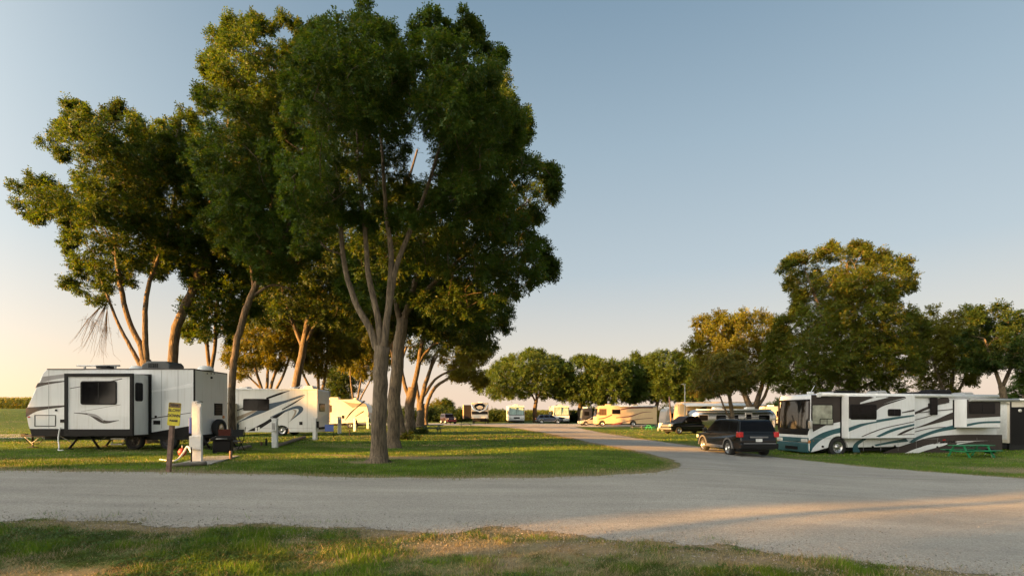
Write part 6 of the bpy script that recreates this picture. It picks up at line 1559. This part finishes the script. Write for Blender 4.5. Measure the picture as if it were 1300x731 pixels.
def pedestal(label, px, py, h, w, kind=0):
    x, y = G(px, py); root = empty('utility_pedestal', (x, y, gz(x, y)), R(random.uniform(-8, 8)), label, 'utility post', 'white utility pedestals')
    p = MB()
    if kind == 0:
        p.box(-w / 2, w / 2, -w / 3, w / 3, -.05, h * .97, PEDW, .012); p.prism([(-w / 2 - .02, h * .97), (w / 2 + .02, h * .97), (w / 2, h), (-w / 2, h * 1.01)], 'Y', -w / 3 - .02, w / 3 + .02, PEDW)
        p.build('post', root)
        b = MB(); b.box(-w * .2, w * .75, -w / 3 - .16, -w / 3 + .01, h * .58, h * .9, PEDW, .015); bo = b.build('meter_box', root)
        b = MB(); b.box(-w * .05, w * .55, -w / 3 - .175, -w / 3 - .15, h * .63, h * .85, STEEL, .008); b.build('cover', bo)
    elif kind == 1:
        p.box(-w / 2, w / 2, -w / 2, w / 2, -.05, h, PEDW, .015); p.build('post', root)
        b = MB(); b.box(w * .5, w * 1.0, -w * .3, w * .3, h * .55, h * .85, BLACKP, .01); b.build('socket_box', root)
    return root
def hero_pedestal():
    x, y = G(251, 586); z = gz(x, y); s_ = y / F
    root = empty('utility_pedestal', (x, y, z), R(3), 'tall white double utility pedestal with a box at knee height beside the warning sign', 'utility post', 'white utility pedestals')
    p = MB(); p.box(-6.3 * s_, -.3 * s_, -.05, .06, -.05, 77 * s_, PEDW, .01); p.box(0, 6 * s_, -.08, .03, -.05, 75 * s_, PEDW, .01); p.build('post', root)
    b = MB(); b.box(-7 * s_, 7.6 * s_, -.17, -.05, 16 * s_, 33 * s_, PEDW, .015); b.build('meter_box', root)
    b = MB(); b.box(1.2 * s_, 5 * s_, -.10, -.07, 36 * s_, 70 * s_, PEDW, .008); bo = b.build('door_panel', root)
    b = MB(); b.box(-9.8 * s_, -6.4 * s_, -.06, .06, 36 * s_, 56 * s_, BLUEP, .02); b.build('blue_cover', root)
    b = MB(); b.tube([(-.02, -.12, 75 * s_), (.1, -.1, 77 * s_), (.16, 0, 76 * s_)], .02, STEEL, 6); b.build('conduit', root)
hero_pedestal()
pedestal('white utility pedestal with a grey cover in front of the striped motorhome wheel', 349, 568, 1.35, .24)
pedestal('white utility post standing just right of the striped motorhome, nearest of the two', 400, 558, 1.32, .22, 1)
pedestal('white utility pedestal with a grey box in front of the cream trailer', 431, 550, 1.35, .26)
pedestal('white utility post before the sloping front of the cream trailer', 450.5, 547, 1.2, .22, 1)
pedestal('white utility post close left of the tallest tree trunk', 467, 544, 1.3, .24, 1)

def sign():
    x, y = G(214, 598.5); z = gz(x, y); s_ = y / F
    root = empty('warning_sign', (x, y, z), 0, 'leaning wooden post with a yellow sign reading slow down please at the road edge', 'sign')
    root.rotation_euler = (0, R(4.5), 0)
    p = MB(); p.box(-.055, .055, -.045, .045, -.08, 87 * s_, WOOD, .008); p.build('post', root)
    b = MB(); w0, w1 = -.10, .235; z0, z1 = 59 * s_, 88 * s_
    b.prism(rrect(w0, w1, z0, z1, .03), 'Y', -.062, -.048, YELS); bo = b.build('sign_board', root)
    t = MB(); t.prism(rrect(w0 + .012, w1 - .004, z1 - .135, z1 - .008, .02), 'Y', -.066, -.06, RUST); t.build('worn_header', bo)
    cxs = (w0 + w1) / 2
    for s, sz, zz in (('PLEASE', .068, z1 - .07), ('SLOW', .112, z1 - .21), ('DOWN', .104, z1 - .355), ('PLEASE', .070, z1 - .49)):
        text(s, sz, INK, bo, (cxs, -.0675 if zz > z1 - .1 else -.0635, zz), (R(90), 0, 0))
sign()
def log(label, pa, pb, r, name='parking_log', m=None, sq=False):
    xa, ya = G(*pa); xb, yb = G(*pb); root_x, root_y = (xa + xb) / 2, (ya + yb) / 2
    z = gz(root_x, root_y); mb = MB()
    A_ = Vector((xa - root_x, ya - root_y, gz(xa, ya) - z + r * .8)); B_ = Vector((xb - root_x, yb - root_y, gz(xb, yb) - z + r * .8))
    n = 9; pts = [A_.lerp(B_, i / (n - 1)) + Vector((0, 0, random.uniform(-.012, .012))) for i in range(n)]
    mb.tube(pts, [r * random.uniform(.92, 1.08) for _ in pts], m or LOGW, 4 if sq else 9)
    o = mb.build(name); o.location = (root_x, root_y, z); return tag(o, label, 'timber', 'timbers marking the pitches')
log('weathered timber lying at the road edge between the sign and the tall pedestal', (218, 593), (262, 590.5), .07, sq=True)
log('long weathered timber on the grass running from the second pedestal toward the striped motorhome', (352, 567.5), (387, 556), .10, sq=True)
log('weathered timber on the grass behind the concrete pad', (297, 572), (318, 568), .08, sq=True)
def pad():
    P = [G(*p) for p in ((222, 590), (268, 590), (304, 579), (262, 579))]
    mx_, my_ = sum(p[0] for p in P) / 4, sum(p[1] for p in P) / 4; z = gz(mx_, my_)
    mb = MB(); mb.prism([(p[0] - mx_, p[1] - my_) for p in P], 'Z', -.1, .035, CONC, .01); o = mb.build('concrete_pad'); o.location = (mx_, my_, z)
    tag(o, 'grey concrete slab in the grass under the tall pedestal', 'slab')
pad()
def stake(label, px, py, h, r, m, top=None):
    x, y = G(px, py); mb = MB(); mb.lathe([(r, -.05), (r, h * .9), (r * .8, h), (.001, h)], (0, 0, 0), 'Z', m, 10)
    if top: mb.lathe([(r * 1.5, h * .8), (r * 1.6, h * .95), (.001, h)], (0, 0, 0), 'Z', top, 10)
    o = mb.build('short_post'); o.location = (x, y, gz(x, y)); return tag(o, label, 'post', 'short posts in the grass')
stake('short dark wooden post at the corner of the concrete slab', 293, 583, .3, .05, WOOD)
stake('thin dark stake standing left of the second pedestal', 338, 566, .38, .045, BLACKP)
stake('shortest reddish stub left of the thin dark stake', 332, 566, .2, .05, mat('red_brown_metal', (.09, .03, .015), .6))
stake('thin black pipe beside the tall pedestal under the hose', 243, 587, .5, .02, BLACKP)
stake('short stake in front of the cream trailer pedestals', 444, 553, .45, .05, BLACKP)
def hose():
    pts = [G(203, 584), G(222, 586), G(232, 583), G(238, 582), G(243, 584)]; hs = [.03, .03, .2, .42, .25]
    o0 = pts[2]; z = gz(*o0); mb = MB()
    mb.tube(catmull([(p[0] - o0[0], p[1] - o0[1], h) for p, h in zip(pts, hs)], 30), .03, HOSE)
    o = mb.build('white_hose'); o.location = (o0[0], o0[1], z); tag(o, 'white corrugated hose arching from the grass to the tall pedestal', 'hose')
    x, y = G(231.5, 580); mb = MB(); mb.lathe([(.001, .32), (.09, .3), (.14, .2), (.12, .1), (.05, .04), (.04, 0)], (0, 0, 0), 'Z', REDP, 14)
    mb.tube([(0, 0, .3), (0, 0, .42)], .02, STEEL, 6)
    o = mb.build('red_tap'); o.location = (x, y, gz(x, y)); tag(o, 'round red water valve in the grass between the sign post and the tall pedestal', 'valve')
hose()
def chair(label, x, y, rz, m):
    root = empty('folding_chair', (x, y, gz(x, y)), rz, label, 'camping chair', 'folding chairs behind the left trailer')
    a = MB(); a.add([(-.26, -.22, .44), (.26, -.22, .44), (.26, .25, .40), (-.26, .25, .40)], [(0, 1, 2, 3)], m); a.box(-.26, .26, -.22, .25, .385, .395, m); a.build('seat', root)
    a = MB(); a.prism([(.30, .60), (.32, .60), (.41, .90), (.39, .90)], 'X', -.24, .24, m); a.build('backrest', root)
    for s_ in (-1, 1):
        a = MB(); a.tube([(s_ * .28, -.28, 0), (s_ * .28, .28, .45), (s_ * .28, .42, 1.0)], .016, BLACKP, 6); a.build('leg', root)
        a = MB(); a.tube([(s_ * .28, .34, 0), (s_ * .28, -.2, .6)], .016, BLACKP, 6); a.build('leg', root)
        a = MB(); a.box(s_ * .28 - .035, s_ * .28 + .035, -.25, .28, .6, .635, BLACKP, .01); a.build('armrest', root)
for lab, px, py, rz, m in (('faded red folding chair behind the spare wheel of the left trailer', 287.5, 571, R(200), REDF), ('dark grey folding chair with crossed legs right of the red one', 296.5, 572, R(235), mat('grey_fabric', (.05, .05, .055), .9))):
    x, y = G(px, py); chair(lab, x, y, rz, m)
def grill():
    x, y = G(284, 575); root = empty('kettle_grill', (x, y, gz(x, y)), R(15), 'black covered grill standing behind the left trailer spare wheel', 'grill')
    a = MB(); a.box(-.34, .3, -.22, .22, .06, .5, BLACKP, .03); a.build('cabinet', root)
    a = MB(); a.prism([(-.42, .5), (.38, .5), (.36, .6), (.2, .68), (-.25, .68), (-.42, .6)], 'Y', -.26, .26, BLACKP, .03); lo = a.build('lid', root)
    a = MB(); a.tube([(-.2, -.3, .58), (.2, -.3, .58)], .015, STEEL, 6); a.build('handle', lo)
    for s_ in (-1, 1): a = MB(); a.lathe([(.08, 0), (.08, .04), (.001, .04)], (s_ * .25, -.24, .08), 'Y', RUBBER, 12); a.build('wheel', root)
grill()
def poles():
    d = 62; x = (869.5 - CX) / F * d; r = empty('street_lamp', (x, d, gz(x, d)), 0, 'slim grey lamp post rising above the tan motorhome', 'lamp post')
    h = CAMH - gz(x, d) + (526 - 487) / F * d
    a = MB(); a.tube([(0, 0, -.05), (0, 0, h - .1)], [.08, .05], GREYP, 10); a.build('pole', r)
    a = MB(); a.box(-.4, .1, -.1, .1, h - .1, h, GREYP, .03); a.tube([(0, 0, h - .3), (-.2, 0, h - .08)], .03, STEEL, 6); a.build('lamp_head', r)
    d = 66; x = (853 - CX) / F * d; h = CAMH - gz(x, d) + (526 - 503) / F * d
    a = MB(); a.tube([(0, 0, -.05), (-.35, 0, h)], [.13, .09], WOOD, 10); o = a.build('wooden_pole'); o.location = (x, d, gz(x, d)); tag(o, 'leaning plain wooden pole left of the black pickup truck', 'pole')
    x, y = G(975, 566); 
poles()
def bits():
    # lawn chair pair and cooler near the cream trailer
    x, y = G(418, 555); root = empty('folding_chair', (x, y, gz(x, y)), R(20), 'blue folding chair on the grass right of the striped motorhome', 'camping chair', 'folding chairs behind the left trailer')
    a = MB(); a.box(-.28, .28, -.25, .25, .4, .43, BLUEP, .01); a.build('seat', root)
    a = MB(); a.prism([(.23, .42), (.26, .42), (.38, .85), (.35, .85)], 'X', -.28, .28, BLUEP); a.build('backrest', root)
    for s_ in (-1, 1):
        for t_ in (-1, 1): a = MB(); a.tube([(s_ * .27, -t_ * .3, 0), (s_ * .27, t_ * .24, .42)], .015, BLACKP, 6); a.build('leg', root)
    x, y = G(1257, 580); root = empty('portable_grill', (x, y, gz(x, y)), R(0), 'low black portable grill on the grass at the right end of the green picnic table', 'grill')
    a = MB(); a.lathe([(.001, .18), (.2, .22), (.26, .32), (.2, .42), (.001, .46)], (0, 0, 0), 'Z', BLACKP, 18); a.build('bowl', root)
    for k in range(3): t = k * 2.1; a = MB(); a.tube([(.15 * math.cos(t), .15 * math.sin(t), .22), (.28 * math.cos(t), .28 * math.sin(t), 0)], .014, STEEL, 6); a.build('leg', root)
    x, y = G(838, 547); root = empty('garden_chair', (x, y, gz(x, y)), R(-30), 'pale plastic garden chair behind the rear of the orange lit motorhome', 'chair')
    a = MB(); a.box(-.25, .25, -.25, .25, .4, .44, PEDW, .015); a.build('seat', root)
    a = MB(); a.prism([(.22, .42), (.27, .42), (.36, .95), (.33, .95)], 'X', -.25, .25, PEDW); a.build('backrest', root)
    for sx in (-1, 1):
        for sy in (-1, 1): a = MB(); a.tube([(sx * .22, sy * .22, .42), (sx * .26, sy * .26, 0)], .022, PEDW, 6); a.build('leg', root)
bits()
